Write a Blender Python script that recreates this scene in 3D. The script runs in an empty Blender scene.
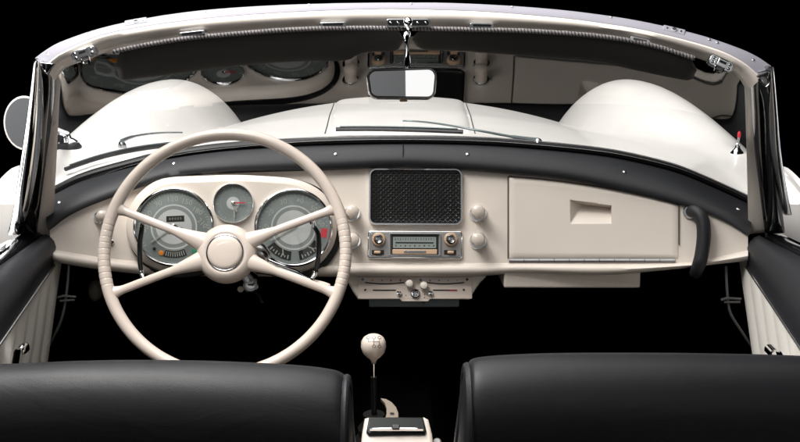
import bpy, math, random
from mathutils import Vector as V, Matrix
random.seed(7)
C = bpy.context.scene
COL = C.collection
PI = math.pi

# ------------------------------------------------------------------ camera
PITCH = math.atan(.241)
cd = bpy.data.cameras.new('camera'); cam = bpy.data.objects.new('camera', cd); COL.objects.link(cam)
cam.location = (0, 0, 0); cam.rotation_euler = (PI/2-PITCH, 0, 0)
cd.sensor_width = 36; cd.lens = 45; cd.clip_start = .05; cd.clip_end = 100
C.camera = cam
# ------------------------------------------------------------------ world (a dark studio)
w = bpy.data.worlds.new('World'); C.world = w; w.use_nodes = True
w.node_tree.nodes['Background'].inputs[0].default_value = (0, 0, 0, 1)
w.node_tree.nodes['Background'].inputs[1].default_value = 0
C.view_settings.view_transform = 'Standard'; C.view_settings.look = 'None'
C.view_settings.exposure = 0; C.view_settings.gamma = 1
# ------------------------------------------------------------------ studio softboxes, with added side and wall lights
def area(name, loc, target, sx, sy, power, col=(1, 1, 1), spread=180):
    l = bpy.data.lights.new(name, 'AREA'); l.shape = 'RECTANGLE'; l.size = sx; l.size_y = sy
    l.energy = power; l.color = col; l.spread = math.radians(spread)
    o = bpy.data.objects.new(name, l); COL.objects.link(o); o.location = loc
    o.rotation_euler = (V(target)-V(loc)).to_track_quat('-Z', 'Y').to_euler()
    return o
area('key_softbox', (-.7, 1.22, 1.08), (.05, 1.85, -.42), 1.1, .6, 53, (1, .98, .955))
area('overhead_softbox', (.3, 1.35, 1.9), (0, 1.7, -.4), 2.2, 1.0, 18, (1, .985, .965))
area('bonnet_softbox', (-.5, 2.75, 1.9), (.05, 2.5, -.4), 2.6, 1.7, 64, (1, .985, .975))
area('rear_softbox', (1.27, -1.9, .95), (.9, 1.8, -.1), 1.05, 1.5, 4.6, (1, .98, .96))
area('added_side_light', (-2.4, 1.5, -1.1), (-.6, 1.6, -.3), 1.4, 1.7, 26)  # low lamp added so the left chrome trim reflects white
area('added_side_light', (2.4, 1.4, -.9), (.6, 1.6, -.3), .7, 1.5, 12)  # weaker low lamp added for the right chrome trim
area('added_wall_light', (-1.2, -1.6, 2.6), (-.6, -3.2, .3), 1.6, .6, 60)  # unseen lamp added to brighten the wall shown in the mirrors

# ------------------------------------------------------------------ photo measuring helpers
cp, sp = math.cos(PITCH), math.sin(PITCH)
def ray(px, py): return V((px-400, 1000*cp+(221-py)*sp, -1000*sp+(221-py)*cp))
def P(px, py, d):
    r = ray(px, py); return r*(d/r.y)
def interp(tab, x):
    if x <= tab[0][0]: return tab[0][1]
    for (a, b), (c, d) in zip(tab, tab[1:]):
        if x <= c: return b+(d-b)*(x-a)/(c-a)
    return tab[-1][1]
def smooth_interp(tab, x):                       # Catmull-Rom through the table
    n = len(tab)
    if x <= tab[0][0]: return tab[0][1]
    if x >= tab[-1][0]: return tab[-1][1]
    for i in range(n-1):
        if x <= tab[i+1][0]: break
    x0, y0 = tab[i]; x1, y1 = tab[i+1]
    m0 = (y1-tab[i-1][1])/(x1-tab[i-1][0]) if i > 0 else (y1-y0)/(x1-x0)
    m1 = (tab[i+2][1]-y0)/(tab[i+2][0]-x0) if i+2 < n else (y1-y0)/(x1-x0)
    h = x1-x0; t = (x-x0)/h
    return (2*t**3-3*t*t+1)*y0+(t**3-2*t*t+t)*h*m0+(-2*t**3+3*t*t)*y1+(t**3-t*t)*h*m1
def spl(pts, n):                                 # smooth polyline through points of any dimension
    pts = [list(p) for p in pts]; m = len(pts); out = []
    for k in range(n):
        s = k/(n-1)*(m-1); i = min(int(s), m-2); t = s-i
        p0 = pts[max(i-1, 0)]; p1 = pts[i]; p2 = pts[i+1]; p3 = pts[min(i+2, m-1)]
        out.append([.5*((2*b)+(-a+c)*t+(2*a-5*b+4*c-d)*t*t+(-a+3*b-3*c+d)*t**3) for a, b, c, d in zip(p0, p1, p2, p3)])
    return out
def U(px): return (px-400)/350

# ------------------------------------------------------------------ materials
MATS = {}
def mat(name, col, rough=.5, metal=0, coat=0, bump=None, var=0, spec=.5, emit=None, coat_rough=.05):
    m = bpy.data.materials.new(name); m.use_nodes = True; nt = m.node_tree; b = nt.nodes['Principled BSDF']
    b.inputs['Base Color'].default_value = (*col, 1); b.inputs['Roughness'].default_value = rough
    b.inputs['Metallic'].default_value = metal; b.inputs['Coat Weight'].default_value = coat
    b.inputs['Coat Roughness'].default_value = coat_rough; b.inputs['Specular IOR Level'].default_value = spec
    tc = nt.nodes.new('ShaderNodeTexCoord')
    if var:
        n = nt.nodes.new('ShaderNodeTexNoise'); n.inputs['Scale'].default_value = 9; n.inputs['Detail'].default_value = 6
        nt.links.new(tc.outputs['Object'], n.inputs['Vector'])
        r = nt.nodes.new('ShaderNodeMapRange'); r.inputs['To Min'].default_value = max(0, rough-var); r.inputs['To Max'].default_value = rough+var
        nt.links.new(n.outputs['Fac'], r.inputs['Value']); nt.links.new(r.outputs['Result'], b.inputs['Roughness'])
        cr = nt.nodes.new('ShaderNodeMapRange'); cr.inputs['To Min'].default_value = .93; cr.inputs['To Max'].default_value = 1.05
        nt.links.new(n.outputs['Fac'], cr.inputs['Value'])
        mx = nt.nodes.new('ShaderNodeVectorMath'); mx.operation = 'SCALE'; mx.inputs[0].default_value = col
        nt.links.new(cr.outputs['Result'], mx.inputs['Scale']); nt.links.new(mx.outputs[0], b.inputs['Base Color'])
    if bump:
        kind, scale, dist = bump
        n = nt.nodes.new('ShaderNodeTexVoronoi' if kind == 'grain' else 'ShaderNodeTexNoise'); n.inputs['Scale'].default_value = scale
        nt.links.new(tc.outputs['Object'], n.inputs['Vector'])
        bp = nt.nodes.new('ShaderNodeBump'); bp.inputs['Distance'].default_value = dist; bp.inputs['Strength'].default_value = .6
        nt.links.new(n.outputs[0], bp.inputs['Height']); nt.links.new(bp.outputs[0], b.inputs['Normal'])
    MATS[name] = m; return m
DASH = mat('cream_dash_paint', (.77, .69, .61), .38, coat=.35, var=.06)
WHEEL = mat('cream_wheel_plastic', (.69, .595, .52), .3, coat=.4, var=.05)
BODY = mat('lit_cream_body_paint', (.84, .815, .785), .38, coat=.3, var=.03, spec=.4)  # dash cream made whiter, standing in for stronger light on the body
HEADP = mat('cream_header_paint', (.76, .69, .62), .35, coat=.4, var=.05)
STRIP = mat('pale_header_seal_strip', (.27, .262, .30), .55, var=.05, spec=.3)
LEATHER = mat('black_leather', (.015, .016, .019), .5, spec=.38, bump=('grain', 900, .0004), var=.06)
SEATL = mat('seat_leather', (.008, .0083, .010), .5, spec=.3, bump=('noise', 900, .00018), var=.06)
def creases(m):
    nt = m.node_tree; b = nt.nodes['Principled BSDF']; tc = [n for n in nt.nodes if n.type == 'TEX_COORD'][0]
    mp = nt.nodes.new('ShaderNodeMapping'); mp.inputs['Scale'].default_value = (9, 9, 22); n = nt.nodes.new('ShaderNodeTexNoise'); n.inputs['Scale'].default_value = 1; n.inputs['Detail'].default_value = 3; n.inputs['Distortion'].default_value = 1.2
    nt.links.new(tc.outputs['Object'], mp.inputs[0]); nt.links.new(mp.outputs[0], n.inputs['Vector'])
    b2 = nt.nodes.new('ShaderNodeBump'); b2.inputs['Distance'].default_value = .0016; b2.inputs['Strength'].default_value = .5
    nt.links.new(n.outputs[0], b2.inputs['Height']); old = b.inputs['Normal'].links[0].from_socket
    nt.links.new(old, b2.inputs['Normal']); nt.links.new(b2.outputs[0], b.inputs['Normal'])
creases(SEATL)
VISOR = mat('visor_vinyl', (.030, .028, .025), .6, bump=('noise', 700, .0006), var=.05)
RUBBER = mat('black_rubber', (.008, .008, .009), .42, spec=.35)
GLOSSB = mat('gloss_black', (.006, .006, .007), .12, coat=.5)
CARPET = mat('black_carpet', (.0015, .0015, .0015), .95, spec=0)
CHROME = mat('chrome', (.86, .87, .88), .07, 1, var=.03)
CHROMED = mat('dull_chrome', (.5, .51, .52), .22, 1)
GREYM = mat('grey_radio_metal', (.30, .29, .28), .35, .3, var=.05)
DIAL = mat('dial_grey_green', (.195, .225, .215), .45, var=.05)
DIAL2 = mat('dial_light_ring', (.24, .265, .255), .4)
DIALC = mat('dial_silver', (.54, .56, .55), .35)
INK = mat('dial_cream_ink', (.40, .42, .37), .5)
DARK = mat('dark_window', (.008, .008, .008), .4)
RED = mat('red_enamel', (.6, .012, .03), .4)
ORANGE = mat('amber_lens', (.75, .25, .02), .25)
GREEN = mat('green_lens', (.02, .25, .13), .25)
BLUE = mat('blue_enamel', (.05, .2, .36), .4)
AMBER = mat('tan_radio_bar', (.62, .42, .27), .35, coat=.3)
CREAMV = mat('cream_door_vinyl', (.84, .80, .74), .5, bump=('grain', 600, .0006), var=.05)
MIRROR = mat('mirror_silver', (.92, .93, .94), .01, 1)
WALLG = mat('grey_studio_wall', (.34, .34, .345), .9)
PANELW = mat('white_studio_panel', (.85, .86, .86), .8)
ROPEL = mat('grey_cord', (.22, .2, .2), .6); ROPED = mat('dark_cord', (.012, .012, .014), .6)
STEELB = mat('blue_grey_steel', (.13, .16, .165), .4, .5)

def glass_mat(name, k, tint=(1, 1, 1), rough=.004):
    m = bpy.data.materials.new(name); m.use_nodes = True; nt = m.node_tree; nt.nodes.clear()
    out = nt.nodes.new('ShaderNodeOutputMaterial'); mx = nt.nodes.new('ShaderNodeMixShader')
    tr = nt.nodes.new('ShaderNodeBsdfTransparent'); tr.inputs[0].default_value = (*tint, 1)
    gl = nt.nodes.new('ShaderNodeBsdfGlossy'); gl.inputs['Roughness'].default_value = rough
    lw = nt.nodes.new('ShaderNodeLayerWeight'); lw.inputs[0].default_value = .5
    pw = nt.nodes.new('ShaderNodeMath'); pw.operation = 'POWER'; pw.inputs[1].default_value = 5
    ml = nt.nodes.new('ShaderNodeMath'); ml.operation = 'MULTIPLY_ADD'; ml.inputs[1].default_value = .96*k; ml.inputs[2].default_value = .04*k
    ml.use_clamp = True
    nt.links.new(lw.outputs['Facing'], pw.inputs[0]); nt.links.new(pw.outputs[0], ml.inputs[0]); nt.links.new(ml.outputs[0], mx.inputs[0])
    nt.links.new(tr.outputs[0], mx.inputs[1]); nt.links.new(gl.outputs[0], mx.inputs[2]); nt.links.new(mx.outputs[0], out.inputs[0])
    return m
GLASS = glass_mat('windscreen_glass', 2.9, (.985, .99, .985), .028)
GAUGEGLASS = glass_mat('gauge_glass', 1.0)

# ------------------------------------------------------------------ mesh builder
class MB:
    def __init__(s): s.v = []; s.f = []; s.m = []; s.mats = []
    def mi(s, m):
        if m not in s.mats: s.mats.append(m)
        return s.mats.index(m)
    def add(s, vs, fs, m):
        o = len(s.v); s.v += [tuple(p) for p in vs]; s.f += [tuple(i+o for i in f) for f in fs]; s.m += [s.mi(m)]*len(fs); return s
    def loft(s, rows, m, cu=False, cv=False, caps=False):     # cu: close every row; cv: close first to last row
        n = len(rows[0]); R = len(rows); vs = [p for r in rows for p in r]; fs = []
        for i in range(R if cv else R-1):
            for j in range(n if cu else n-1):
                a = i*n+j; b = i*n+(j+1) % n; i2 = (i+1) % R
                fs.append((a, b, i2*n+(j+1) % n, i2*n+j))
        if caps: fs.append(tuple(range(n))[::-1]); fs.append(tuple((R-1)*n+j for j in range(n)))
        return s.add(vs, fs, m)
    def tube(s, pts, r, m, n=10, closed=False, flat=1, up=None):
        pts = [V(p) for p in pts]; k = len(pts); rr = r if isinstance(r, (list, tuple)) else [r]*k
        rows = []; prev = V(up) if up else None
        for i in range(k):
            a = pts[(i-1) % k] if (closed or i > 0) else pts[i]; b = pts[(i+1) % k] if (closed or i < k-1) else pts[i]
            t = (b-a).normalized()
            if prev is None: prev = V((0, 0, 1)) if abs(t.z) < .9 else V((1, 0, 0))
            x = (prev-t*prev.dot(t)).normalized(); y = t.cross(x)
            if up is None: prev = x
            rows.append([pts[i]+(x*math.cos(q)*flat+y*math.sin(q))*rr[i] for q in [2*PI*j/n for j in range(n)]])
        return s.loft(rows, m, cu=True, cv=closed, caps=not closed)
    def lathe(s, o, ax, prof, m, n=32, ex=1):
        o = V(o); ax = V(ax).normalized(); x = ax.orthogonal().normalized() if abs(ax.x) > .9 else (V((1, 0, 0))-ax*ax.x).normalized(); y = ax.cross(x)
        rows = [[o+ax*h+(x*math.cos(q)+y*math.sin(q)*ex)*r for q in [2*PI*j/n for j in range(n)]] for r, h in prof]
        return s.loft(rows, m, cu=True, caps=True)
    def box(s, fr, c, h, m, bev=0):          # fr = (o,u,v,w) ; centre c and half sizes h in that frame
        o, u, v, w_ = fr; b = min(bev, min(h)*.9)
        out = rrect(h[0], h[1], b if b else .00001, 3 if b else 1)
        return s.prism(fr, [(x+c[0], y+c[1]) for x, y in out], c[2]-h[2], c[2]+h[2], m, b)
    def prism(s, fr, out, w0, w1, m, bev=0, capm=None):
        o, u, v, w_ = fr
        if area2(out) < 0: out = out[::-1]
        lay = [(0, w0)]
        if bev:
            for k in range(4):
                a = k/3*PI/2; lay.append((bev*(1-math.cos(a)), w1-bev+bev*math.sin(a)))
        else: lay.append((0, w1))
        rows = []
        for ins, ww in lay:
            rows.append([o+u*x+v*y+w_*ww for x, y in inset(out, ins)])
        n = len(out); s.loft(rows, m, cu=True)
        s.add(rows[-1], [tuple(range(n))], capm or m); s.add(rows[0], [tuple(range(n))[::-1]], m); return s
    def build(s, name, parent=None, sharp=35, label=None):
        me = bpy.data.meshes.new(name); me.from_pydata(s.v, [], s.f)
        for m in s.mats: me.materials.append(m)
        me.polygons.foreach_set('material_index', s.m); me.update()
        import bmesh
        bm = bmesh.new(); bm.from_mesh(me); bmesh.ops.recalc_face_normals(bm, faces=bm.faces); bm.to_mesh(me); bm.free()
        me.polygons.foreach_set('use_smooth', [True]*len(me.polygons)); me.set_sharp_from_angle(angle=math.radians(sharp))
        o = bpy.data.objects.new(name, me); COL.objects.link(o); o.parent = parent
        if label: o['label'] = label
        return o
def area2(p): return sum(p[i][0]*p[(i+1) % len(p)][1]-p[(i+1) % len(p)][0]*p[i][1] for i in range(len(p)))
def inset(p, d):
    if d == 0: return p
    n = len(p); out = []
    for i in range(n):
        a, b, c = V(p[i-1]), V(p[i]), V(p[(i+1) % n])
        e1 = (b-a); e2 = (c-b)
        if e1.length < 1e-9: e1 = e2
        if e2.length < 1e-9: e2 = e1
        e1.normalize(); e2.normalize()
        n1 = V((-e1.y, e1.x)); n2 = V((-e2.y, e2.x)); m = (n1+n2)
        if m.length < 1e-6: m = n1
        m.normalize(); k = max(.4, m.dot(n1)); q = b+m*(d/k); out.append((q.x, q.y))
    return out
def rrect(a, b, r, k=6):
    out = []
    for cx, cy, s in ((a-r, b-r, 0), (-a+r, b-r, 1), (-a+r, -b+r, 2), (a-r, -b+r, 3)):
        for j in range(k+1):
            q = (s+j/k)*PI/2; out.append((cx+r*math.cos(q), cy+r*math.sin(q)))
    return out
def empty(name, parent=None, loc=(0, 0, 0), label=None):
    o = bpy.data.objects.new(name, None); COL.objects.link(o); o.parent = parent; o.location = loc; o.empty_display_size = .1
    if label: o['label'] = label
    return o
def frame(o, n, up=V((0, 0, 1))):
    n = n.normalized(); v = (up-n*up.dot(n)).normalized(); u = v.cross(n); return (V(o), u, v, n)
def onplane(fr, px, py):
    o, u, v, n = fr; r = ray(px, py); q = r*(o.dot(n)/r.dot(n))-o; return (q.dot(u), q.dot(v))
def loc(fr, x, y, w_=0): o, u, v, n = fr; return o+u*x+v*y+n*w_
def sub(fr, x, y, w_=0): return (loc(fr, x, y, w_), fr[1], fr[2], fr[3])
def text_mesh(mb, fr, s, size, m, rot=0):
    cu = bpy.data.curves.new('t', 'FONT'); cu.body = s; cu.size = size; cu.align_x = 'CENTER'; cu.align_y = 'CENTER'; cu.resolution_u = 2
    o = bpy.data.objects.new('t', cu); COL.objects.link(o)
    dg = bpy.context.evaluated_depsgraph_get(); dg.update(); me = o.evaluated_get(dg).to_mesh()
    c, q = math.cos(rot), math.sin(rot)
    mb.add([loc(fr, v.co.x*c-v.co.y*q, v.co.x*q+v.co.y*c) for v in me.vertices], [tuple(p.vertices) for p in me.polygons], m)
    o.evaluated_get(dg).to_mesh_clear(); bpy.data.objects.remove(o); bpy.data.curves.remove(cu)
def bar(L, R, dl, dr, th, m, bulge=.004, n=40, mb=None, fx=0):    # solid strip between two pixel curves, dl/dr depths along it
    mb = mb or MB(); Ls, Rs = spl(L, n), spl(R, n); rows = []
    for i in range(n):
        t = i/(n-1); a = P(Ls[i][0], Ls[i][1], dl(t)); b = P(Rs[i][0], Rs[i][1], dr(t)); f = V((fx*th, th, 0)); g = V((0, -bulge, bulge*.2))
        rows.append([a+f, a, a.lerp(b, .12)+g*.6, a.lerp(b, .35)+g, a.lerp(b, .65)+g, a.lerp(b, .88)+g*.6, b, b+f])
    return mb.loft(rows, m, cu=True, caps=True)

# ================================================================== studio
def plane_obj(name, pts, m, kind):
    mb = MB(); mb.add(pts, [(0, 1, 2, 3)], m); o = mb.build(name)
    if kind: o['kind'] = kind
    return o
plane_obj('wall', [(-3.2, -3.2, .3), (2, -3.2, .3), (2, -3.2, 2.3), (-3.2, -3.2, 2.3)], WALLG, 'structure')

# ================================================================== the car
car = empty('roadster', None, (0, 1.8, -1.2))
car['label'] = 'cream vintage convertible roadster with black leather trim, four spoke steering wheel and open top'
car['category'] = 'car'
CARLOC = V((0, 1.8, -1.2))
_b = MB.build
def build(s, name, parent=None, **k):             # vertices are in world space; keep them there under the car's Empty
    o = _b(s, name, parent, **k); return o
ROOT = empty('tmp')                               # removed again below
bpy.data.objects.remove(ROOT)
def part(mb, name, parent=None, label=None, sharp=35, origin=None):
    """links a part; its origin is put at its own middle"""
    o = mb.build(name, parent or car, sharp=sharp, label=label)
    me = o.data
    if origin is None:
        vs = [v.co for v in me.vertices]
        origin = V([(min(v[i] for v in vs)+max(v[i] for v in vs))/2 for i in range(3)])
    me.transform(Matrix.Translation(-V(origin)))
    o['_w'] = [*origin]
    wp = V(parent['_w']) if parent is not None else CARLOC
    o.location = V(origin)-wp
    return o
car['_w'] = [*CARLOC]
def node(name, at, label=None):
    o = empty(name, car, V(at)-CARLOC, label); o['_w'] = [*at]; return o

# ------------------------------------------------------------------ depth functions
dGB = lambda px: 1.926-.08*U(px)**2
dGT = lambda px: 1.626-.06*U(px)**2
GT = [(54, 82), (64, 69), (84, 61), (115, 50), (180, 38), (231, 33), (282, 29), (333, 27), (400, 27), (482, 28.5), (533, 30), (600, 35), (648, 43), (697, 58), (724, 68), (740, 79), (748, 92)]
GB = [(50, 193), (80, 178.5), (130, 164), (160, 157), (212, 149), (260, 145), (320, 142), (400, 140.5), (470, 141.5), (528, 145), (605, 153), (650, 162), (682, 171), (720, 187), (748, 200)]
gt = lambda px: smooth_interp(GT, px); gb = lambda px: smooth_interp(GB, px)

# ------------------------------------------------------------------ body: scuttle, bonnet and wings
def yb(x): return 1.926-.184*x*x
def zbase(x):
    ax = min(abs(x), .655); px = 400+ax*1000/1.8
    for _ in range(6): px = 400+ax/P(px, gb(px), dGB(px)).x*(px-400) if ax > .001 else 400
    z = P(px, gb(px), dGB(px)).z+.004
    ax = abs(x)
    if ax > .655: z -= 1.2*(ax-.655)**2+.10*(ax-.655)
    return z
def ridge(y): return interp([(1.4, .74), (1.8, .745), (2.0, .755), (2.5, .715), (2.9, .69), (3.4, .68), (4.2, .66)], y)
def wout(y): return interp([(1.6, .085), (1.9, .10), (2.3, .15), (2.7, .18)], y)
def F(x, y):
    ax = abs(x)
    zc = interp([(1.6, -.325), (1.95, -.318), (2.4, -.314), (2.9, -.335), (3.3, -.385), (3.7, -.47), (4.2, -.65)], y)
    t = max(0, min(1, (y-1.7)/1.3)); t = t*t*(3-2*t)
    z = zc-(.05+.27*t)*min(ax, .56)**2
    # raised centre panel of the bonnet
    # wing: a long hump, highest over the wheel
    xr = ridge(y) if True else interp([(1.4, .80), (2.0, .765), (2.5, .715), (2.9, .69), (3.4, .68), (4.2, .66)], y)
    top = smooth_interp([(1.3, -.47), (1.7, -.435), (2.0, -.385), (2.3, -.33), (2.6, -.293), (2.9, -.283), (3.2, -.315), (3.5, -.41), (3.8, -.6), (4.1, -.9)], y)
    wi = interp([(1.4, .26), (2.0, .25), (2.6, .20), (3.2, .195), (4.2, .19)], y)
    wo = wout(y)
    dx = ax-xr; q = dx/(wi if dx < 0 else wo)
    if dx < 0:
        h = (1-min(abs(q), 1)**2)**.55; d_ = top-(1-h)*.34-(max(0, abs(q)-1))*.5; k = .010
        e = max(0, 1-abs(z-d_)/(4*k)); zz = max(z, d_)+k*e*e
    else: h = math.sqrt(max(0, 1-min(q, 1)**2)); zz = max(top, z if top < z else top)-(1-h)*.42 if top > z else z+.01-(1-h)*.42
    return zz
def bodyz(x, y):
    y0 = yb(x); f = F(x, y); k = math.exp(-max(0, y-y0)/.22)
    return f+(zbase(x)-F(x, y0))*k if abs(x) < .7 else f+(zbase(.7)-F(.7, yb(.7)))*k*(1 if abs(x) < .78 else 0.6)
def bodygrid(x0, x1, nx, ny, y1, ex=None, lift=None, ystart=None):
    mb = MB(); rows = []
    for i in range(nx+1):
        x = x0+(x1-x0)*i/nx; y0 = ystart(x) if ystart else yb(x); r = []
        for j in range(ny+1):
            t = j/ny; y = y0+(y1-y0)*(t**1.15)
            lim = ridge(y)+wout(y)-.0005; xx = max(-lim, min(lim, x))
            z = bodyz(xx, y)-max(0, abs(x)-lim)*3
            r.append(V((xx, y, z)))
        rows.append(r)
    mb.loft(rows, BODY)
    for sg in (-1, 1):
        e = [r[0] for r in rows if sg*r[0].x > .68]; mb.loft([e, [V((p.x, p.y+.004, min(p.z-.005, -.95))) for p in e]], BODY)
    return mb
def solidify(mb, th):
    n = len(mb.v); return mb
body = part(bodygrid(-.925, .925, 150, 90, 4.1, ystart=lambda x: yb(x)-.012), 'body')
# bonnet: the raised centre panel with its shut line
def bon_x(y): return interp([(2.0, .150), (2.6, .175), (3.0, .192), (3.6, .22)], y)
mb = MB(); rows = []
for i in range(41):
    s = -1+2*i/40; r = []
    for j in range(61):
        y = 2.06+(3.75-2.06)*j/60; x = s*(bon_x(y)+.0)
        e = (1-abs(s))*bon_x(y); hh = .011*(1-math.exp(-max(0, e)/.009)) ; hy = 1-math.exp(-(y-2.06)/.012)
        r.append(V((x, y, bodyz(x, y)-.003+hh*hy)))
    rows.append(r)
mb.loft(rows, BODY)
bonnet = part(mb, 'bonnet', sharp=60)
# shut lines of the bonnet
mb = MB()
for s in (-1, 1):
    mb.tube([V((s*(bon_x(y)+.003), y, bodyz(s*bon_x(y), y)+.0005)) for y in [2.05+1.7*k/60 for k in range(61)]], .0013, MATS['shut_grey'] if 'shut_grey' in MATS else mat('shut_grey', (.06, .06, .06), .7), n=6)
part(mb, 'shut_line', bonnet)

# ------------------------------------------------------------------ windscreen
N = 81
mb = MB()
xs = [50+(748-50)*i/(N-1) for i in range(N)]
def glass_pt(px, t, off=0):
    a = P(54+(px-50)*(694/698), gt(54+(px-50)*(694/698)), dGT(px)); b = P(px, gb(px), dGB(px)); q = a.lerp(b, t)
    bow = .0*math.sin(PI*t); return q+V((0, bow*.6+off*.6, bow*.8+off*.8))
rows = [[glass_pt(px, t/14) for t in range(15)] for px in xs]
rows2 = [[glass_pt(px, t/14, .005) for t in range(15)] for px in xs]
mb.loft(rows, GLASS)
windscreen = part(mb, 'windscreen', sharp=80)
mb = MB(); mb.tube([glass_pt(px, 1.0)+V((0, -.004, .001)) for px in xs], .0075, RUBBER, n=10)
part(mb, 'rubber_seal', windscreen)
mb = MB(); mb.tube([glass_pt(px, 1.0)+V((0, .012, .0045)) for px in xs], .004, RUBBER, n=8)
part(mb, 'outer_seal', windscreen)

# header beam: pale strip on top, cream fascia below
HA = [(35, 58), (45, 50.5), (60, 42), (100, 28.5), (150, 17.5), (200, 10.5), (260, 6), (330, 3.5), (400, 2.8), (450, 3), (520, 6.5), (580, 12), (640, 21), (700, 35), (740, 48.5), (758, 57), (771, 66)]
HB = [(46, 65), (60, 53.5), (100, 36), (150, 26), (180, 22), (231, 16.5), (309, 11.5), (380, 9.2), (400, 9.2), (482, 11.8), (560, 18), (600, 23), (648, 31), (716, 49), (744, 63), (760, 77)]
ha = lambda px: smooth_interp(HA, px); hb = lambda px: smooth_interp(HB, px)
hdr = node('windscreen_header', P(400, 20, 1.6))
dH = lambda px: 1.616-.08*U(px)**2
M = 121
def hx(i, a, b): return a+(b-a)*i/(M-1)
rows = []
for i in range(M):
    xa, xb = hx(i, 35, 771), hx(i, 46, 760)
    a = P(xa, ha(xa), dH(xa)+.022); b = P(xb, hb(xb)-.6, dH(xb))
    rows.append([a+V((0, .006, -.006)), a, a.lerp(b, .15)+V((0, 0, .0018)), a.lerp(b, .5)+V((0, 0, .0025)), a.lerp(b, .9)+V((0, 0, .0018)), b, b+V((0, .008, -.006))])
mb = MB(); mb.loft(rows, STRIP, cu=True, caps=True); part(mb, 'seal_strip', hdr, sharp=50)
rows = []
for i in range(M):
    xa, xb, xc = hx(i, 35, 771), hx(i, 47, 759), hx(i, 55, 747)
    a = P(xa, ha(xa), dH(xa)+.02)+V((0, 0, -.008)); b = P(xb, hb(xb), dH(xb)-.001); c = P(xc, gt(xc), dGT(xc)-.008)
    m1 = b.lerp(c, .10)+V((0, -.007, 0)); m1b = b.lerp(c, .28)+V((0, -.0105, -.001)); m2 = b.lerp(c, .52)+V((0, -.010, 0)); m3 = b.lerp(c, .8)+V((0, -.005, .0))
    rows.append([a, b, m1, m1b, m2, m3, c, c+V((0, .012, .004)), a+V((0, .02, -.012))])
mb = MB(); mb.loft(rows, HEADP, cu=True, caps=True); part(mb, 'fascia', hdr, sharp=60)
def on_strip(px, t):
    a = P(px, ha(px), dH(px)+.022); b = P(px, hb(px)-.6, dH(px)); return a.lerp(b, t)+V((0, 0, .0035))
def screw(px, py, d, n, r, parent, m=CHROME):
    mb = MB(); p = P(px, py, d); n = V(n).normalized(); mb.lathe(p, n, [(r, -.001), (r*.95, r*.25), (r*.6, r*.5), (r*.2, r*.55)], m, 14)
    f = frame(p, n); mb.box(sub(f, 0, 0, r*.55), (0, 0, 0), (r*.7, r*.13, r*.06), DARK); return part(mb, 'screw', parent)
for px, t, r in ((48, .55, .0033), (89, .5, .003), (97, .5, .003), (205, .4, .0026), (309, .4, .0026), (411, .5, .0026), (512, .4, .0026), (611, .4, .0026), (709, .45, .003), (717, .5, .003), (753, .5, .0032)):
    p = on_strip(px, t); mb = MB(); n = V((0, -.55, .83)); mb.lathe(p, n, [(r*.9, -.004), (r*.8, .0004), (r*.5, .0008)], CHROMED, 12); part(mb, 'screw', hdr)
for px in (136, 674):                                            # two locating sockets with their plates
    p = on_strip(px, .45); a = on_strip(px-6, .45); b = on_strip(px+6, .45); f = frame(p, V((0, -.55, .83))); uu = (b-a).normalized(); vv = f[3].cross(uu); f = (p, uu, vv, f[3])
    mb = MB(); mb.box(f, (0, 0, -.001), (.017, .007, .0012), STRIP, .001); mb.lathe(p+f[3]*.0002, f[3], [(.0045, 0), (.0045, .0012), (.003, .0013)], CHROMED, 16)
    mb.lathe(p+f[3]*.0014, f[3], [(.0034, 0), (.003, .0003)], MATS['tan_radio_bar'] if False else DARK, 14)
    for s in (-1, 1): mb.lathe(loc(f, s*.011, 0, .0003), f[3], [(.002, 0), (.0017, .0008)], CHROME, 10)
    part(mb, 'locating_socket', hdr)
# roof latches
def latch(px, py, ang):
    d = dGT(px)-.045; p = P(px, py, d); f = frame(p, V((0, -1, .15))); u2 = f[1]*math.cos(ang)+f[2]*math.sin(ang); v2 = f[3].cross(u2); f = (p, u2, v2, f[3])
    t = node('roof_latch', p)
    s = d/1000
    mb = MB(); mb.prism(f, rrect(12.5*s, 5.2*s, 4*s), -.012, .002, CHROMED, .001); part(mb, 'plate', t)
    mb = MB(); mb.box(f, (0, 0, .004), (5*s, 4*s, .0035), CHROMED, .001); mb.box(f, (0, 1*s, .0078), (3.5*s, 1.2*s, .0004), DARK); part(mb, 'catch', t)
    for x in (-8.5, 8.5):
        for y in (-2, 2.2):
            mb = MB(); mb.lathe(loc(f, x*s, y*s, .002), f[3], [(1.6*s, 0), (1.5*s, .0008), (.8*s, .0014)], CHROME, 12); mb.box(sub(f, x*s, y*s, .0016), (0, 0, 0), (1.1*s, .3*s, .0002), DARK); part(mb, 'screw', t)
    mb = MB(); pts = [(-4, -4), (-3.6, -8.5), (0, -9.5), (3.6, -8.5), (4, -4)]
    mb.tube([loc(f, x*s, y*s, .003) for x, y in spl(pts, 17)], .0015, CHROME, n=8); part(mb, 'hook', t)
latch(84, 53.5, .33); latch(721, 63.5, -.42)
# small visor brackets in the header
for px, py, wd in ((333, 24.5, 13), (482, 25.5, 12), (192, 33.5, 13), (640, 40, 10)):
    d = dGT(px)-.028; f = frame(P(px, py, d), V((0, -1, .1))); sl = (gt(px+8)-gt(px-8))/16; u2 = (f[1]-f[2]*sl).normalized(); f = (f[0], u2, f[3].cross(u2), f[3]); s = d/1000
    t = node('visor_bracket', f[0])
    mb = MB(); mb.prism(f, rrect(wd*s, 2.2*s, 2*s), -.012, .0015, CHROMED, .0006); part(mb, 'plate', t)
    mb = MB(); mb.prism(f, rrect((wd-3)*s, 1.1*s, 1*s), .0012, .0022, GLOSSB); part(mb, 'slot', t)

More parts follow.
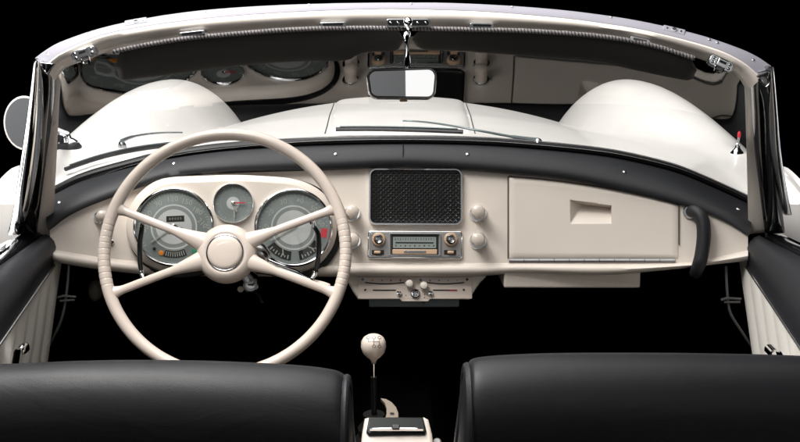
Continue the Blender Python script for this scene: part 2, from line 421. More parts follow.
# twisted cord along the header's lower edge
def cord(a, b, parent):
    n = int((b-a)*2.2); mb = MB()
    cen = [P(px, gt(px)+1.2, dGT(px)-.028) for px in [a+(b-a)*i/(n-1) for i in range(n)]]
    for k, m in ((0, ROPEL), (1, ROPED), (2, ROPEL)):
        pts = [c+V((0, math.cos(i*.85+k*2.09)*.0021, math.sin(i*.85+k*2.09)*.0021)) for i, c in enumerate(cen)]
        mb.tube(pts, .0019, m, n=5)
    return mb
# sun visors
def visor(top, bot, a, b, rl, rr, cside):
    t = None; n = 61; rows = []
    for i in range(n):
        s = i/(n-1); px = a+(b-a)*s
        tp = smooth_interp(top, px); bt = smooth_interp(bot, px)
        e1 = (px-a)/rl; e2 = (b-px)/rr; k = 1
        for e in (e1, e2):
            if e < 1: k = min(k, math.sqrt(max(0.0, 1-(1-e)**2)))
        mid = (tp+bt)/2; k = max(k, .02)
        A = P(px, mid+(tp-mid)*k, dGT(px)-.026); B = P(px, mid+(bt-mid)*k, dGT(px)+.002)
        th = V((0, .005, .006))*max(.3, k); r = []
        for q in range(12):
            w_ = PI*q/11; r.append(A.lerp(B, .5-.5*math.cos(w_))+V((0, -.7, -.7))*.005*math.sin(w_)*k)
        for q in range(1, 11):
            w_ = PI*q/11; r.append(B.lerp(A, .5-.5*math.cos(w_))+V((0, .7, .7))*.006*math.sin(w_)*k)
        rows.append(r)
    mb = MB(); mb.loft(rows, VISOR, cu=True, caps=True)
    o = part(mb, 'sun_visor', sharp=60)
    return o
vt = [(x, y+1.5) for x, y in GT]
vl = visor(vt, [(117, 81), (160, 76), (200, 70.5), (248, 65), (300, 61.5), (348, 60), (358, 54.5), (367, 52), (404, 51)], 115, 404, 9, 14, 0)
vr = visor([(x, y+(3 if x < 440 else 1.5)) for x, y in GT], [(413, 49), (440, 50), (465, 51), (533, 56.5), (600, 62.5), (648, 73), (690, 81), (700, 82)], 412, 697, 16, 12, 1)
part(cord(113, 404, vl), 'piping', vl); part(cord(413, 694, vr), 'piping', vr)

# ------------------------------------------------------------------ pillars
def lin(a, b): return lambda t: a+(b-a)*t
pl = node('windscreen_pillar', P(45, 150, 1.55))
dl = lin(1.542, 1.780)
mb = bar([(49.5, 66), (49, 90), (45, 150), (34, 233)], [(62, 70), (59.5, 100), (57, 150), (52.5, 236)], lin(1.560, 1.745), lin(1.575, 1.765), .04, HEADP, .004, fx=-.7); part(mb, 'inner_post', pl, sharp=60)
mb = bar([(36.5, 62), (35, 100), (28.5, 160), (20, 234)], [(50.5, 66), (49.5, 100), (45.8, 150), (36, 236)], lin(1.520, 1.730), lin(1.534, 1.745), .03, GLOSSB, .003); part(mb, 'seal_channel', pl, sharp=60)
mb = bar([(34, 60), (29, 100), (22, 150), (13, 210), (7, 235)], [(39, 62), (37.5, 100), (33, 150), (24, 210), (19, 235)], lin(1.515, 1.720), lin(1.515, 1.720), .035, CHROME, .006); part(mb, 'chrome_trim', pl, sharp=60)
mb = bar([(39, 62), (41, 66), (43.5, 70)], [(54, 64), (50, 69), (47, 75)], lin(1.515, 1.520), lin(1.515, 1.520), .01, GLOSSB, .002, 12); part(mb, 'end_cap', pl)
mb = MB(); mb.tube([P(x, y, 1.508) for x, y in ((40.5, 63), (52, 64), (47, 74), (41.5, 66))], .0012, CHROME, n=6); part(mb, 'clip', pl)
pr = node('windscreen_pillar', P(755, 150, 1.55))
mb = bar([(743.5, 75), (745, 100), (746.5, 150), (748.5, 234)], [(758, 82), (759, 110), (761, 150), (767, 232)], lin(1.570, 1.755), lin(1.560, 1.735), .04, HEADP, .004, fx=.7); part(mb, 'inner_post', pr, sharp=60)
mb = bar([(757, 76), (758.5, 110), (761, 160), (767, 234)], [(773, 70), (775, 110), (777.5, 160), (785, 233)], lin(1.524, 1.725), lin(1.520, 1.720), .03, GLOSSB, .003); part(mb, 'seal_channel', pr, sharp=60)
mb = bar([(770.5, 68), (773.5, 110), (776, 150), (781, 190), (785, 215)], [(773.8, 67), (777.5, 110), (781, 150), (787, 190), (792, 215)], lin(1.515, 1.700), lin(1.515, 1.700), .035, CHROMED, .004); part(mb, 'chrome_trim', pr, sharp=60)
mb = MB(); mb.tube([P(x, y, 1.508) for x, y in spl(((758, 72), (769, 71), (768, 78), (770, 82), (765, 87), (758, 79)), 20)], .0011, CHROMED, n=6); part(mb, 'clip', pr)

# ------------------------------------------------------------------ dashboard
TOP = [(50, 229), (58, 222), (70, 214), (90, 204.5), (127, 191), (171, 177), (210, 173), (253, 171), (330, 169), (400, 166), (440, 167.5), (490, 171), (567, 178.5), (644, 194), (694, 207), (720, 217), (735, 225), (748, 234)]
BOT = [(50, 259), (62, 263.5), (110, 271), (160, 275.5), (240, 276.5), (473, 276.5), (520, 273.5), (605, 275), (682, 268.5), (720, 264), (748, 261)]
tp_ = lambda px: smooth_interp(TOP, px); bt_ = lambda px: smooth_interp(BOT, px)
dFT = lambda px: 1.88-.12*U(px)**2
dFB = lambda px: 1.82-.11*U(px)**2
def fD(px, py):
    t = (py-166)/(262-166); return dFT(px)+(dFB(px)-dFT(px))*t
def S(px, py): return P(px, py, fD(px, py))
def Sn(px, py):
    a = S(px+2, py)-S(px-2, py); b = S(px, py-2)-S(px, py+2); n = a.cross(b).normalized(); return n if n.y < 0 else -n
def Q(px, py, w_=0): return S(px, py)+Sn(px, py)*w_
def fr_at(px, py, w_=0): return frame(Q(px, py, w_), Sn(px, py))
rows = []
for i in range(141):
    px = 50+698*i/140; a = tp_(px)-3; b = bt_(px); lp = smooth_interp([(50, 249), (80, 254), (110, 258.5), (160, 262.5), (300, 263), (500, 263), (690, 262.6), (718, 257), (748, 250)], px)
    r = [S(px, a+(lp-a)*t/16) for t in range(17)]
    d0 = fD(px, lp)
    r += [P(px, lp+(b-lp)*q, d0-h) for q, h in ((.12, .005), (.3, .0115), (.54, .0145), (.77, .0135), (.94, .008), (1, -.002))]
    r += [r[-1]+V((0, .03, -.001)), r[-1]+V((0, .12, .01)), r[0]+V((0, .10, -.02)), r[0]+V((0, .02, 0))]
    rows.append(r)
mb = MB(); mb.loft(rows, DASH, cu=True, caps=True)
nr_ = len(rows[0]); keep = []                     # opening behind the glovebox lid
for q_, f_ in enumerate(mb.f):
    if len(f_) == 4 and all(517 < 50+698*(v//nr_)/140 < 670 and v % nr_ <= 16 for v in f_):
        ok = True
        for v in f_:
            px = 50+698*(v//nr_)/140; a = tp_(px)-3; lp = 262.6; py = a+(lp-a)*(v % nr_)/16
            if not (interp([(509, 177.3), (545, 180.3), (580, 184.8), (620, 191.2), (650, 197.5), (678, 205)], px)+3 < py < 254): ok = False
        if ok: continue
    keep.append(q_)
mb.f = [mb.f[k] for k in keep]; mb.m = [mb.m[k] for k in keep]
dash = part(mb, 'dashboard', sharp=50)
# padded roll along its top
rows = []
for i in range(141):
    px = 49+699.5*i/140; g = P(px, gb(min(max(px, 50), 748))+3.5, dGB(px)-.012); lo = Q(px, tp_(px)+.8, .006)
    up = g; md = V(((g.x+lo.x)/2, (g.y+lo.y)/2, (g.z+lo.z)/2)); th = (g-lo).length
    r = [g+V((0, .01, -.02)), g, g.lerp(lo, .2)+V((0, -.002, .006)), g.lerp(lo, .42)+V((0, -.006, .011)), g.lerp(lo, .65)+V((0, -.011, .012)), g.lerp(lo, .82)+V((0, -.013, .009)), g.lerp(lo, .94)+V((0, -.011, .003)), lo+V((0, -.004, -.001)), lo+V((0, .012, -.002))]
    rows.append(r)
mb = MB(); mb.loft(rows, LEATHER, cu=True, caps=True); pad = part(mb, 'padded_roll', dash, sharp=60)
for px, py in ((60, 200), (175, 168.5), (336, 150.5), (466, 152), (625, 171.5), (737, 207)):
    f = frame(P(px, py, interp([(0, 1.62), (60, 1.66), (175, 1.79), (336, 1.88), (466, 1.88), (625, 1.79), (737, 1.66)], px)), V((0, -.6, .8)))
    q = frame(P(px, py, dFT(px)+.01), V((0, -.7, .7)))
# studs placed on the roll's own surface
def roll_pt(px, k):
    g = P(px, gb(px)+3.5, dGB(px)-.012); lo = Q(px, tp_(px)+.8, .006); return g.lerp(lo, k)+V((0, -.0105, .0125))
for px in (61, 175, 336, 467, 623, 736):
    mb = MB(); mb.lathe(roll_pt(px, .6), V((0, -.5, .85)), [(.0036, -.003), (.0034, .0008), (.002, .0016)], CHROMED, 14); part(mb, 'stud', dash)
mb = MB()
mb.tube([P(403, gb(403)+3.5, dGB(403)-.012).lerp(Q(403, tp_(403)+.8, .006), k/10)+V((0, -.013*math.sin(PI*min(1, k/10)*.8), .0125*math.sin(PI*min(1, k/10*.98)))) for k in range(11)], .0012, RUBBER, n=6); part(mb, 'seam', dash)

# binnacle
fb = fr_at(232, 222, .010)
def hull(r1, cx1, cx2, cy, k=24):
    o = []
    for j in range(k+1): a = -PI/2+PI*j/k; o.append((cx2+r1*math.cos(a), cy-r1*math.sin(a)))
    for j in range(k+1): a = PI/2+PI*j/k; o.append((cx1+r1*math.cos(a), cy-r1*math.sin(a)))
    return o
binn_px = [(126, 224), (128, 212), (134, 199), (144, 188), (157, 180), (173, 176.5), (200, 175.3), (232, 174.3), (265, 175.6), (290, 178), (308, 183.5), (322, 193), (331, 205), (335, 218), (335, 232), (331, 246), (322, 259), (309, 268), (292, 272), (275, 270.5), (258, 268), (232, 267), (206, 268), (190, 270.5), (173, 272), (156, 268.5), (142, 260), (132, 248), (127, 236)]
nn = len(binn_px); sm = []
for i in range(nn):
    p0, p1, p2, p3 = [binn_px[(i+k) % nn] for k in (-1, 0, 1, 2)]
    for t in (0, .25, .5, .75): sm.append(tuple(.5*((2*b)+(-a+c)*t+(2*a-5*b+4*c-d)*t*t+(-a+3*b-3*c+d)*t**3) for a, b, c, d in zip(p0, p1, p2, p3)))
out = [onplane(fb, x+.8, y+1.6) for x, y in sm]
mb = MB(); mb.prism(fb, out, -.04, .030, DASH, .014)
binn = part(mb, 'instrument_binnacle', dash, sharp=60)
mb = MB(); o2 = inset(out if area2(out) > 0 else out[::-1], -.0045); mb.prism(sub(fb, .006, -.0045, 0), o2, -.03, .008, RUBBER, .002); part(mb, 'edge_gasket', binn)

FW = .030
def arc_band(mb, f, r0, r1, a0, a1, h, m, n=24):
    rows = [[loc(f, r*math.cos(a0+(a1-a0)*i/n), r*math.sin(a0+(a1-a0)*i/n), h) for r in (r0, r1)] for i in range(n+1)]; mb.loft(rows, m)
def disc(mb, f, r, h, m, cx=0, cy=0, n=48): mb.add([loc(f, cx+r*math.cos(2*PI*i/n), cy+r*math.sin(2*PI*i/n), h) for i in range(n)], [tuple(range(n))], m)
def quad(mb, f, x, y, a, b, h, m, rot=0):
    c, s = math.cos(rot), math.sin(rot); mb.add([loc(f, x+X*c-Y*s, y+X*s+Y*c, h) for X, Y in ((-a, -b), (a, -b), (a, b), (-a, b))], [(0, 1, 2, 3)], m)
def gauge(px, py, rpx, kind, label):
    x, y = onplane(fb, px, py); s = fb[0].y/1000*1.02; R = rpx*s
    f = sub(fb, x, y, FW); t = node('gauge', f[0], label)
    mb = MB(); mb.lathe(f[0], f[3], [(R*1.0, -.002), (R*1.0, .003), (R*.985, .006), (R*.955, .0075), (R*.925, .006), (R*.915, .002), (R*.90, -.0), ], CHROME, 64)
    mb.f = mb.f[:-2]; mb.m = mb.m[:-2]; part(mb, 'bezel', t, sharp=50)
    mb = MB(); mb.lathe(f[0], f[3], [(R*.93, .0002), (R*.91, .0008)], DIAL, 64)
    h = .0011
    def deg(a): return math.radians(a)
    if kind == 'clock':
        arc_band(mb, f, R*.60, R*.64, 0, 2*PI, h, DIAL2, 60); disc(mb, f, R*.32, h+.0002, DIALC)
        for k in range(12):
            a = PI*k/6; L = .09 if k % 3 == 0 else .045; quad(mb, f, R*.8*math.cos(a), R*.8*math.sin(a), R*L, R*.014, h, INK, a)
        part(mb, 'dial', t)
        mb = MB(); quad(mb, f, R*.28, 0, R*.30, R*.03, h+.003, RED); mb.box(f, (R*.28, 0, h+.0035), (R*.30, R*.028, .0005), RED); part(mb, 'alarm_hand', t)
        mb = MB(); mb.box(f, (R*.03, -R*.36, h+.002), (R*.03, R*.36, .0005), INK); part(mb, 'minute_hand', t)
        mb = MB(); g = (f[0], (f[1]*math.cos(.35)+f[2]*math.sin(.35)), (f[2]*math.cos(.35)-f[1]*math.sin(.35)), f[3]); mb.box(g, (0, -R*.22, h+.0012), (R*.035, R*.24, .0005), INK); part(mb, 'hour_hand', t)
        mb = MB(); mb.lathe(f[0]+f[3]*h, f[3], [(R*.09, 0), (R*.09, .004), (R*.05, .005)], CHROME, 20); part(mb, 'hub_cap', t)
    else:
        arc_band(mb, f, R*.885, R*.90, 0, 2*PI, h, DIAL2, 80)
        arc_band(mb, f, R*.53, R*.57, 0, 2*PI, h+.0004, DIALC, 80); arc_band(mb, f, R*.44, R*.53, 0, 2*PI, h+.0002, DIAL2, 80); disc(mb, f, R*.44, h+.0006, DIALC)
        if kind == 'speed':
            lab = [(30, 181), (60, 151), (90, 121), (120, 91), (150, 61), (180, 33), (210, 5)]; a0, a1, nt = 211, -24, 48
        else:
            lab = [(10, 178), (20, 144), (30, 109), (40, 74), (50, 40), (60, 6)]; a0, a1, nt = 211, -20, 33
        for v_, a in lab:
            text_mesh(mb, sub(f, R*.70*math.cos(deg(a)), R*.70*math.sin(deg(a)), h), str(v_), R*.19, INK, deg(a-90)*.55)
        for k in range(nt+1):
            a = deg(a0+(a1-a0)*k/nt); L = .035 if k % 4 == 0 else .02; quad(mb, f, R*.84*math.cos(a), R*.84*math.sin(a), R*L, R*.008, h, INK, a)
        if kind == 'speed':
            arc_band(mb, f, R*.60, R*.78, deg(248), deg(292), h+.0002, DARK, 14); arc_band(mb, f, R*.585, R*.60, deg(246), deg(294), h+.0003, INK, 14)
            for k in range(9): a = deg(252+k*4.5); quad(mb, f, R*.69*math.cos(a), R*.69*math.sin(a), R*.06, R*.008, h+.0005, INK, a)
            text_mesh(mb, sub(f, 0, -R*.52, h+.0002), 'km/h', R*.09, INK, 0)
            for dy_ in (.20, -.10): quad(mb, f, R*.04, R*dy_, R*.22 if dy_ > 0 else R*.17, R*.075, h+.0009, DARK)
            text_mesh(mb, sub(f, R*.04, R*.20, h+.0012), '0 0 0 0 0', R*.085, INK, 0); text_mesh(mb, sub(f, R*.04, -R*.10, h+.0012), '0 0 0', R*.085, INK, 0)
            part(mb, 'dial', t)
            for cx, cy, m_, l_ in ((-.34, -.64, ORANGE, 'orange'), (.48, -.63, GREEN, 'green'), (.64, -.50, RED, 'red'), (-.5, -.52, DARK, 'dark')):
                q = MB(); q.lathe(loc(f, R*cx, R*cy, h), f[3], [(R*(.065 if m_ is ORANGE or m_ is GREEN else .04), 0), (R*(.06 if m_ is ORANGE or m_ is GREEN else .036), .0015), (R*.02, .002)], m_, 18); part(q, 'warning_lamp', t, label='small round %s warning lamp' % l_)
            na = deg(212)
        else:
            for b0, b1 in ((214, 262), (278, 326)):
                arc_band(mb, f, R*.60, R*.84, deg(b0), deg(b1), h+.0002, DARK, 14); arc_band(mb, f, R*.585, R*.60, deg(b0), deg(b1), h+.0003, INK, 14)
                for k in range(7): a = deg(b0+6+k*(b1-b0-12)/6); quad(mb, f, R*.76*math.cos(a), R*.76*math.sin(a), R*(.05 if k % 2 == 0 else .025), R*.012, h+.0005, INK, a)
                am = deg((b0+b1)/2+6); quad(mb, f, R*.68*math.cos(am), R*.68*math.sin(am), R*.08, R*.012, h+.0006, INK, am+.5)
            arc_band(mb, f, R*.70, R*.86, deg(-21), deg(-4), h+.0003, RED, 10)
            text_mesh(mb, sub(f, -R*.2, -R*.50, h+.0003), 'x100', R*.08, INK, -.3)
            part(mb, 'dial', t); na = deg(207)
        mb = MB(); g = (f[0], f[1]*math.cos(na)+f[2]*math.sin(na), f[2]*math.cos(na)-f[1]*math.sin(na), f[3])
        mb.prism(g, [(-R*.1, -R*.02), (R*.66, -R*.010), (R*.68, 0), (R*.66, R*.010), (-R*.1, R*.02)], h+.002, h+.0028, INK); part(mb, 'needle', t)
        if kind == 'speed':
            mb = MB(); mb.lathe(f[0]+f[3]*h, f[3], [(R*.07, 0), (R*.07, .003), (R*.04, .004)], CHROMED, 20); part(mb, 'hub_cap', t)
    mb = MB(); mb.lathe(f[0], f[3], [(R*.925, .0052), (R*.7, .0062), (R*.35, .0068), (R*.001, .0070)], GAUGEGLASS, 64)
    mb.f = mb.f[:-2]; mb.m = mb.m[:-2]; part(mb, 'glass', t, sharp=80)
gauge(174.8, 228.3, 39.2, 'speed', 'large left speedometer with odometer windows and coloured warning lamps')
gauge(292.5, 229, 39.6, 'rev', 'large right rev counter with red zone and two small gauges')
gauge(233, 205, 20.2, 'clock', 'small round clock with red hand')

# knobs on the dash
def knob(px, py, r, label):
    f = fr_at(px, py); s = f[0].y/1000; t = node('dash_knob', f[0], label); r = r*s
    mb = MB(); mb.lathe(f[0], f[3], [(r*1.12, -.004), (r*1.12, .003), (r*1.0, .0065), (r*.7, .007)], CHROME, 32); part(mb, 'collar', t)
    mb = MB(); mb.lathe(f[0], f[3], [(r*.80, .003), (r*.74, .014), (r*.76, .022), (r*.86, .029), (r*.87, .034), (r*.76, .038), (r*.46, .0405), (r*.15, .0412)], WHEEL, 36); part(mb, 'cap', t)
knob(478, 213.5, 8, 'upper cream knob right of the speaker grille'); knob(478, 241, 8.2, 'lower cream knob right of the radio')
knob(352, 213.5, 7.8, 'upper cream knob left of the speaker grille'); knob(352.5, 241, 8, 'lower cream knob left of the radio, partly behind the wheel')
knob(101, 217.5, 6.8, 'cream knob left of the instrument binnacle')
f = fr_at(111, 243); mb = MB(); mb.lathe(f[0], f[3], [(.006, -.002), (.006, .003), (.0045, .004)], CHROME, 20); mb.lathe(loc(f, 0, 0, .004), f[3], [(.003, 0), (.0028, .0006)], DARK, 12); part(mb, 'switch', dash)

# speaker grille
f = fr_at(415.5, 197, .006); s = f[0].y/1000*1.025
def rr_px(f, x0, y0, x1, y1, r, k=6):
    a = onplane(f, x0, y1); b = onplane(f, x1, y0); cx, cy = (a[0]+b[0])/2, (a[1]+b[1])/2
    return [(x+cx, y+cy) for x, y in rrect(abs(b[0]-a[0])/2, abs(b[1]-a[1])/2, r, k)]
spk = node('speaker_grille', f[0])
def ring(mb, f, out, w0, w1, th, m):
    if area2(out) < 0: out = out[::-1]
    mb.loft([[loc(f, x, y, h) for x, y in inset(out, i)] for i, h in ((0, w0), (0, w1*.6), (th*.2, w1), (th*.8, w1), (th, w1*.6), (th, w0))], m, cu=True)
mb = MB(); ring(mb, f, rr_px(f, 368.5, 168.8, 462.5, 225.3, .014), -.004, .007, .0045, CHROME); part(mb, 'chrome_surround', spk, sharp=40)
mb = MB(); inn = rr_px(f, 370, 170.5, 461, 223.5, .012); mb.prism(f, inn, -.003, .0012, DARK); 
a = onplane(f, 371.5, 222); b = onplane(f, 459.5, 172); nr = 21
for r_ in range(nr):
    y = a[1]+(b[1]-a[1])*(r_+.5)/nr
    ph = PI*(r_ % 2); n = 130; pts = []
    for i in range(n+1):
        x = a[0]+(b[0]-a[0])*i/n; pts.append(loc(f, x, y+math.sin(i/n*PI*34+ph)*(b[1]-a[1])/nr*.30, .0028+.0012*math.sin(i/n*PI*34+ph)))
    mb.tube(pts, .00085, MATS['mesh_black'] if 'mesh_black' in MATS else mat('mesh_black', (.02, .02, .02), .35), n=5)
part(mb, 'mesh', spk)

# radio
f = fr_at(415, 244.5, .005); radio = node('radio', f[0]); g = f
mb = MB(); mb.prism(f, rr_px(f, 367.5, 231, 462.5, 258.5, .006), -.01, .004, CHROME, .0025); part(mb, 'chrome_surround', radio)
mb = MB(); mb.prism(f, rr_px(f, 369.6, 233, 460.4, 256.6, .005), .003, .0055, GREYM, .0008); part(mb, 'face_plate', radio)
mb = MB(); ring(mb, sub(f, 0, 0, .0055), rr_px(f, 389, 233.6, 440.5, 256, .003), -.001, .004, .0022, CHROME); part(mb, 'display_frame', radio)
mb = MB(); mb.prism(f, rr_px(f, 391, 235, 438.6, 255, .002), .0045, .0057, DARK); mb.prism(f, rr_px(f, 393, 237.2, 436, 248.2, .001), .0055, .0062, mat('dial_glass_green', (.26, .30, .28), .3))
for k in range(16): x, y = onplane(f, 395.5+k*2.55, 239.4); quad(mb, f, x, y, .0005, .0014 if k % 2 else .0022, .0065, DARK)
for k in range(9): x, y = onplane(f, 396+k*4.7, 246); quad(mb, f, x, y, .0010, .0009 if k % 2 else .0014, .0065, DARK)
x0, y0 = onplane(f, 414.5, 243); quad(mb, f, x0, y0, .036, .0011, .0066, DARK); part(mb, 'tuning_scale', radio)
mb = MB(); mb.prism(f, rr_px(f, 392.5, 249.8, 437, 254.6, .0015), .005, .010, AMBER, .0012); mb.prism(f, rr_px(f, 404, 251, 426, 253.4, .001), .0099, .0106, CHROMED, .0003); part(mb, 'station_bar', radio, label='tan station bar with a metal inlay')
for px in (378.7, 450.6):
    x, y = onplane(f, px, 239.7); o = loc(f, x, y)
    mb = MB(); mb.lathe(o, f[3], [(.0128, .004), (.0128, .009), (.0115, .012), (.0092, .0125), (.009, .011)], AMBER, 32); kb = part(mb, 'radio_knob', radio)
    mb = MB(); mb.lathe(o, f[3], [(.0088, .010), (.0085, .015), (.007, .0165), (.004, .0155), (.001, .0155)], CHROMED, 32)
    for a_ in range(6): mb.box(sub(f, x+.0055*math.cos(a_*PI/3), y+.0055*math.sin(a_*PI/3), .0162), (0, 0, 0), (.0008, .0008, .0006), DARK)
    part(mb, 'knob_centre', kb)
    x, y = onplane(f, px-.6, 252.6); mb = MB(); mb.prism(f, [(X+x, Y+y) for X, Y in rrect(.0115, .0045, .0008, 2)], .0053, .006, DARK); part(mb, 'switch_slot', radio)
    mb = MB(); mb.box(f, (x+(-.001 if px < 400 else .001), y, .009), (.0062, .0028, .0035), AMBER, .0015); part(mb, 'switch', radio)
for px, py in ((371.6, 254.7), (458.5, 254.7), (371.6, 234.8), (458.5, 234.8)):
    x, y = onplane(f, px, py); mb = MB(); mb.lathe(loc(f, x, y, .0055), f[3], [(.0015, 0), (.0012, .0008)], CHROME, 10); part(mb, 'screw', radio)

# heater panel below the dash
hp = node('heater_panel', P(415, 288, 1.835))
fh = frame(P(415, 287, 1.822), V((0, -cp, sp*1.3)))
out = [onplane(fh, *p) for p in ((342, 270), (490, 270), (486, 277), (480, 283), (474, 292), (469, 299.5), (358, 299.5), (353, 292), (347, 281))]
mb = MB(); mb.prism(fh, out, -.05, -.001, DASH, .004); part(mb, 'housing', hp)
mb = MB(); mb.prism(fh, rr_px(fh, 358, 277, 472, 299, .003), -.004, .003, WHEEL, .001); 
out = [onplane(fh, *p) for p in ((398, 297), (432, 297), (428, 301.5), (402, 301.5))]; mb.prism(fh, out, -.004, .0028, WHEEL, .001); part(mb, 'face_plate', hp)
def slot(px0, px1, py, bow, t):
    mb = MB(); pts = [loc(fh, *onplane(fh, px0+(px1-px0)*k/12, py+bow*math.sin(PI*k/12)), .003) for k in range(13)]; mb.tube(pts, .0012, DARK, n=6, flat=1); return part(mb, 'slot', hp)
slot(365, 404, 282.5, 1.5, 0); slot(426, 464, 282.5, 1.5, 0); slot(373, 396, 290.3, 0, 0); slot(433, 457, 290.3, 0, 0)
def dot(px, py, r, m, nm='marking'):
    x, y = onplane(fh, px, py); mb = MB(); mb.lathe(loc(fh, x, y, .0029), fh[3], [(r, 0), (r*.95, .0004)], m, 14); return part(mb, nm, hp)
def star(px, py, r, m):
    x, y = onplane(fh, px, py); mb = MB(); quad(mb, fh, x, y, r, r*.3, .0034, m); quad(mb, fh, x, y, r*.3, r, .0036, m); return part(mb, 'marking', hp)
dot(362.7, 279.5, .0027, BLUE); dot(420.6, 280, .0026, BLUE); dot(467, 279.5, .0027, DARK); dot(409.5, 279.7, .0026, RED)
for k, px in enumerate((372.5, 382, 391, 400.5)): star(px, 280.4, .0016+.0003*k, RED)
for k, px in enumerate((430, 439, 448, 457)): star(px, 280.6, .0021-.0003*k, BLUE)
for px, s_ in ((365.5, 1), (463.5, -1)):
    x, y = onplane(fh, px, 290); mb = MB(); quad(mb, fh, x, y, .0024, .001, .0034, DARK, s_*.6); quad(mb, fh, x-s_*.001, y, .0012, .002, .0036, DARK, 0); part(mb, 'marking', hp)
x, y = onplane(fh, 453, 290.5); mb = MB(); quad(mb, fh, x, y-.0001, .008, .0006, .0044, RED); part(mb, 'marking', hp)
for px in (409.5, 423.8):
    py = 283.5 if px < 415 else 285.5
    x, y = onplane(fh, px, py); mb = MB(); mb.lathe(loc(fh, x, y), fh[3], [(.003, 0), (.003, .008), (.007, .010), (.0078, .014), (.006, .018), (.002, .0195)], mat('ivory_knob', (.78, .72, .63), .3, coat=.4) if 'ivory_knob' not in MATS else MATS['ivory_knob'], 28); part(mb, 'slider_knob', hp)
for px, py, r in ((399, 293, .005), (430.5, 293, .005), (415.2, 293.3, .0088)):
    x, y = onplane(fh, px, py); mb = MB(); mb.lathe(loc(fh, x, y), fh[3], [(r, .001), (r, .007), (r*.8, .009), (r*.3, .0085)], CHROME, 24)
    for k in range(5): a = k*2*PI/5+.3; mb.lathe(loc(fh, x+r*.5*math.cos(a), y+r*.5*math.sin(a), .0085), fh[3], [(r*.17, 0), (r*.15, .001)], DARK, 8)
    part(mb, 'chrome_knob', hp)
for px, py in ((406, 295.5), (424.5, 294.5), (424.5, 297.5)): dot(px, py, .0011, DARK)
mb = MB(); ff = frame(P(413.5, 303, 1.85), V((0, -1, .25))); mb.prism(ff, rr_px(ff, 369, 296, 459, 307, .002), -.004, .004, STEELB, .001); mb.lathe(loc(ff, .02, .0, .004), ff[3], [(.002, 0), (.0018, .001)], DARK, 8); part(mb, 'steel_bracket', hp)

# glovebox
glove_top = [(509, 177.3), (545, 180.3), (580, 184.8), (620, 191.2), (650, 197.5), (678, 205)]
gtop = lambda px: smooth_interp(glove_top, px)
def glove_rows(x0, x1, inset_px, w_, nx=40, ny=16):
    rows = []
    for i in range(nx+1):
        px = x0+inset_px+(x1-x0-2*inset_px)*i/nx; a = gtop(px)+inset_px; b = 258.3-inset_px
        rows.append([(px, a+(b-a)*j/ny) for j in range(ny+1)])
    return rows
def surf_panel(x0, x1, w0, w1, m, bev=1.2, hole=None):
    mb = MB(); nx, ny = 60, 28; g0 = []
    for i in range(nx+1):
        e = i/nx; px = x0+(x1-x0)*e; a = gtop(px); r = []
        for j in range(ny+1):
            t = j/ny; py = a+(258.3-a)*t; ed = min(px-x0, x1-px, py-a, 258.3-py); h = w1 if ed > bev else w1-(w1-w0)*(1-math.sqrt(max(0, 1-(1-ed/bev)**2)))
            if hole: h += hole(px, py)
            r.append(Q(px, py, h))
        g0.append(r)
    mb.loft(g0, m)
    per = [(0, j) for j in range(ny+1)]+[(i, ny) for i in range(1, nx+1)]+[(nx, j) for j in range(ny-1, -1, -1)]+[(i, 0) for i in range(nx-1, 0, -1)]
    top = [g0[i][j] for i, j in per]; cen = []
    for (i, j), p in zip(per, top):
        px = x0+(x1-x0)*i/nx; a = gtop(px); py = a+(258.3-a)*j/ny; cen.append(Q(px, py, w0-.004))
    mb.loft([top, cen], m, cu=True); return mb
def handle_hole(px, py):
    # trapezoid recess, sloping in from the left and top
    x0, x1 = 570, 611.5; t0 = 200+(px-570)*.135; t1 = 224-.3*(px-570)/41
    ex = min(px-x0-max(0, (py-t0))*.03, x1-px); ey = min(py-t0, t1-py)
    if ex <= 0 or ey <= 0: return 0
    k = min(1, (px-x0)/11, (x1-px)/1.8, (py-t0)/1.6, (t1-py)/19); return -.026*k
# finer grid around the recess: use a dense panel
def glove_mesh():
    mb = MB(); X = sorted(set([509+169*i/50 for i in range(51)]+[567+48*i/70 for i in range(71)])); T = sorted(set([j/26 for j in range(27)]+[.20+.45*j/60 for j in range(61)]))
    g0 = []
    for px in X:
        a = gtop(px); r = []
        for t in T:
            py = a+(258.3-a)*t; ed = min(px-509, 678-px, py-a, 258.3-py); bev = 1.1
            h = .004 if ed > bev else .0012+.0028*math.sqrt(max(0, 1-(1-ed/bev)**2))
            r.append(Q(px, py, h+handle_hole(px, py)))
        g0.append(r)
    mb.loft(g0, DASH); nx, ny = len(X)-1, len(T)-1
    per = [(0, j) for j in range(ny+1)]+[(i, ny) for i in range(1, nx+1)]+[(nx, j) for j in range(ny-1, -1, -1)]+[(i, 0) for i in range(nx-1, 0, -1)]
    top = [g0[i][j] for i, j in per]; cen = [Q(X[i], gtop(X[i])+(258.3-gtop(X[i]))*T[j], .0005) for i, j in per]
    mb.loft([top, cen], DASH, cu=True); return mb
gl = node('glovebox', Q(593, 225))
part(glove_mesh(), 'lid', gl, sharp=70)
mb = MB(); per = [(509, 258.5), (509, 177)]+[(px, gtop(px)) for px in range(512, 678, 4)]+[(678, 205), (678, 258.5)]
pts = []
for a, b in zip(per, per[1:]):
    for k in range(4): pts.append((a[0]+(b[0]-a[0])*k/4, a[1]+(b[1]-a[1])*k/4))
mb.tube([Q(x+(-1.0 if x <= 509.5 else (1.0 if x > 677.5 else 0)), y-.9 if 509.5 < x < 677.5 else y, .0022) for x, y in pts], .0011, mat('shut_line_brown', (.09, .07, .055), .7), n=6); part(mb, 'shut_line', gl)
mb = MB(); rows = []
for i in range(61):
    px = 509+166*i/60; rows.append([Q(px, 258.9, .0), Q(px, 259, .003), Q(px, 260.6, .0045), Q(px, 262.2, .003), Q(px, 262.4, 0)])
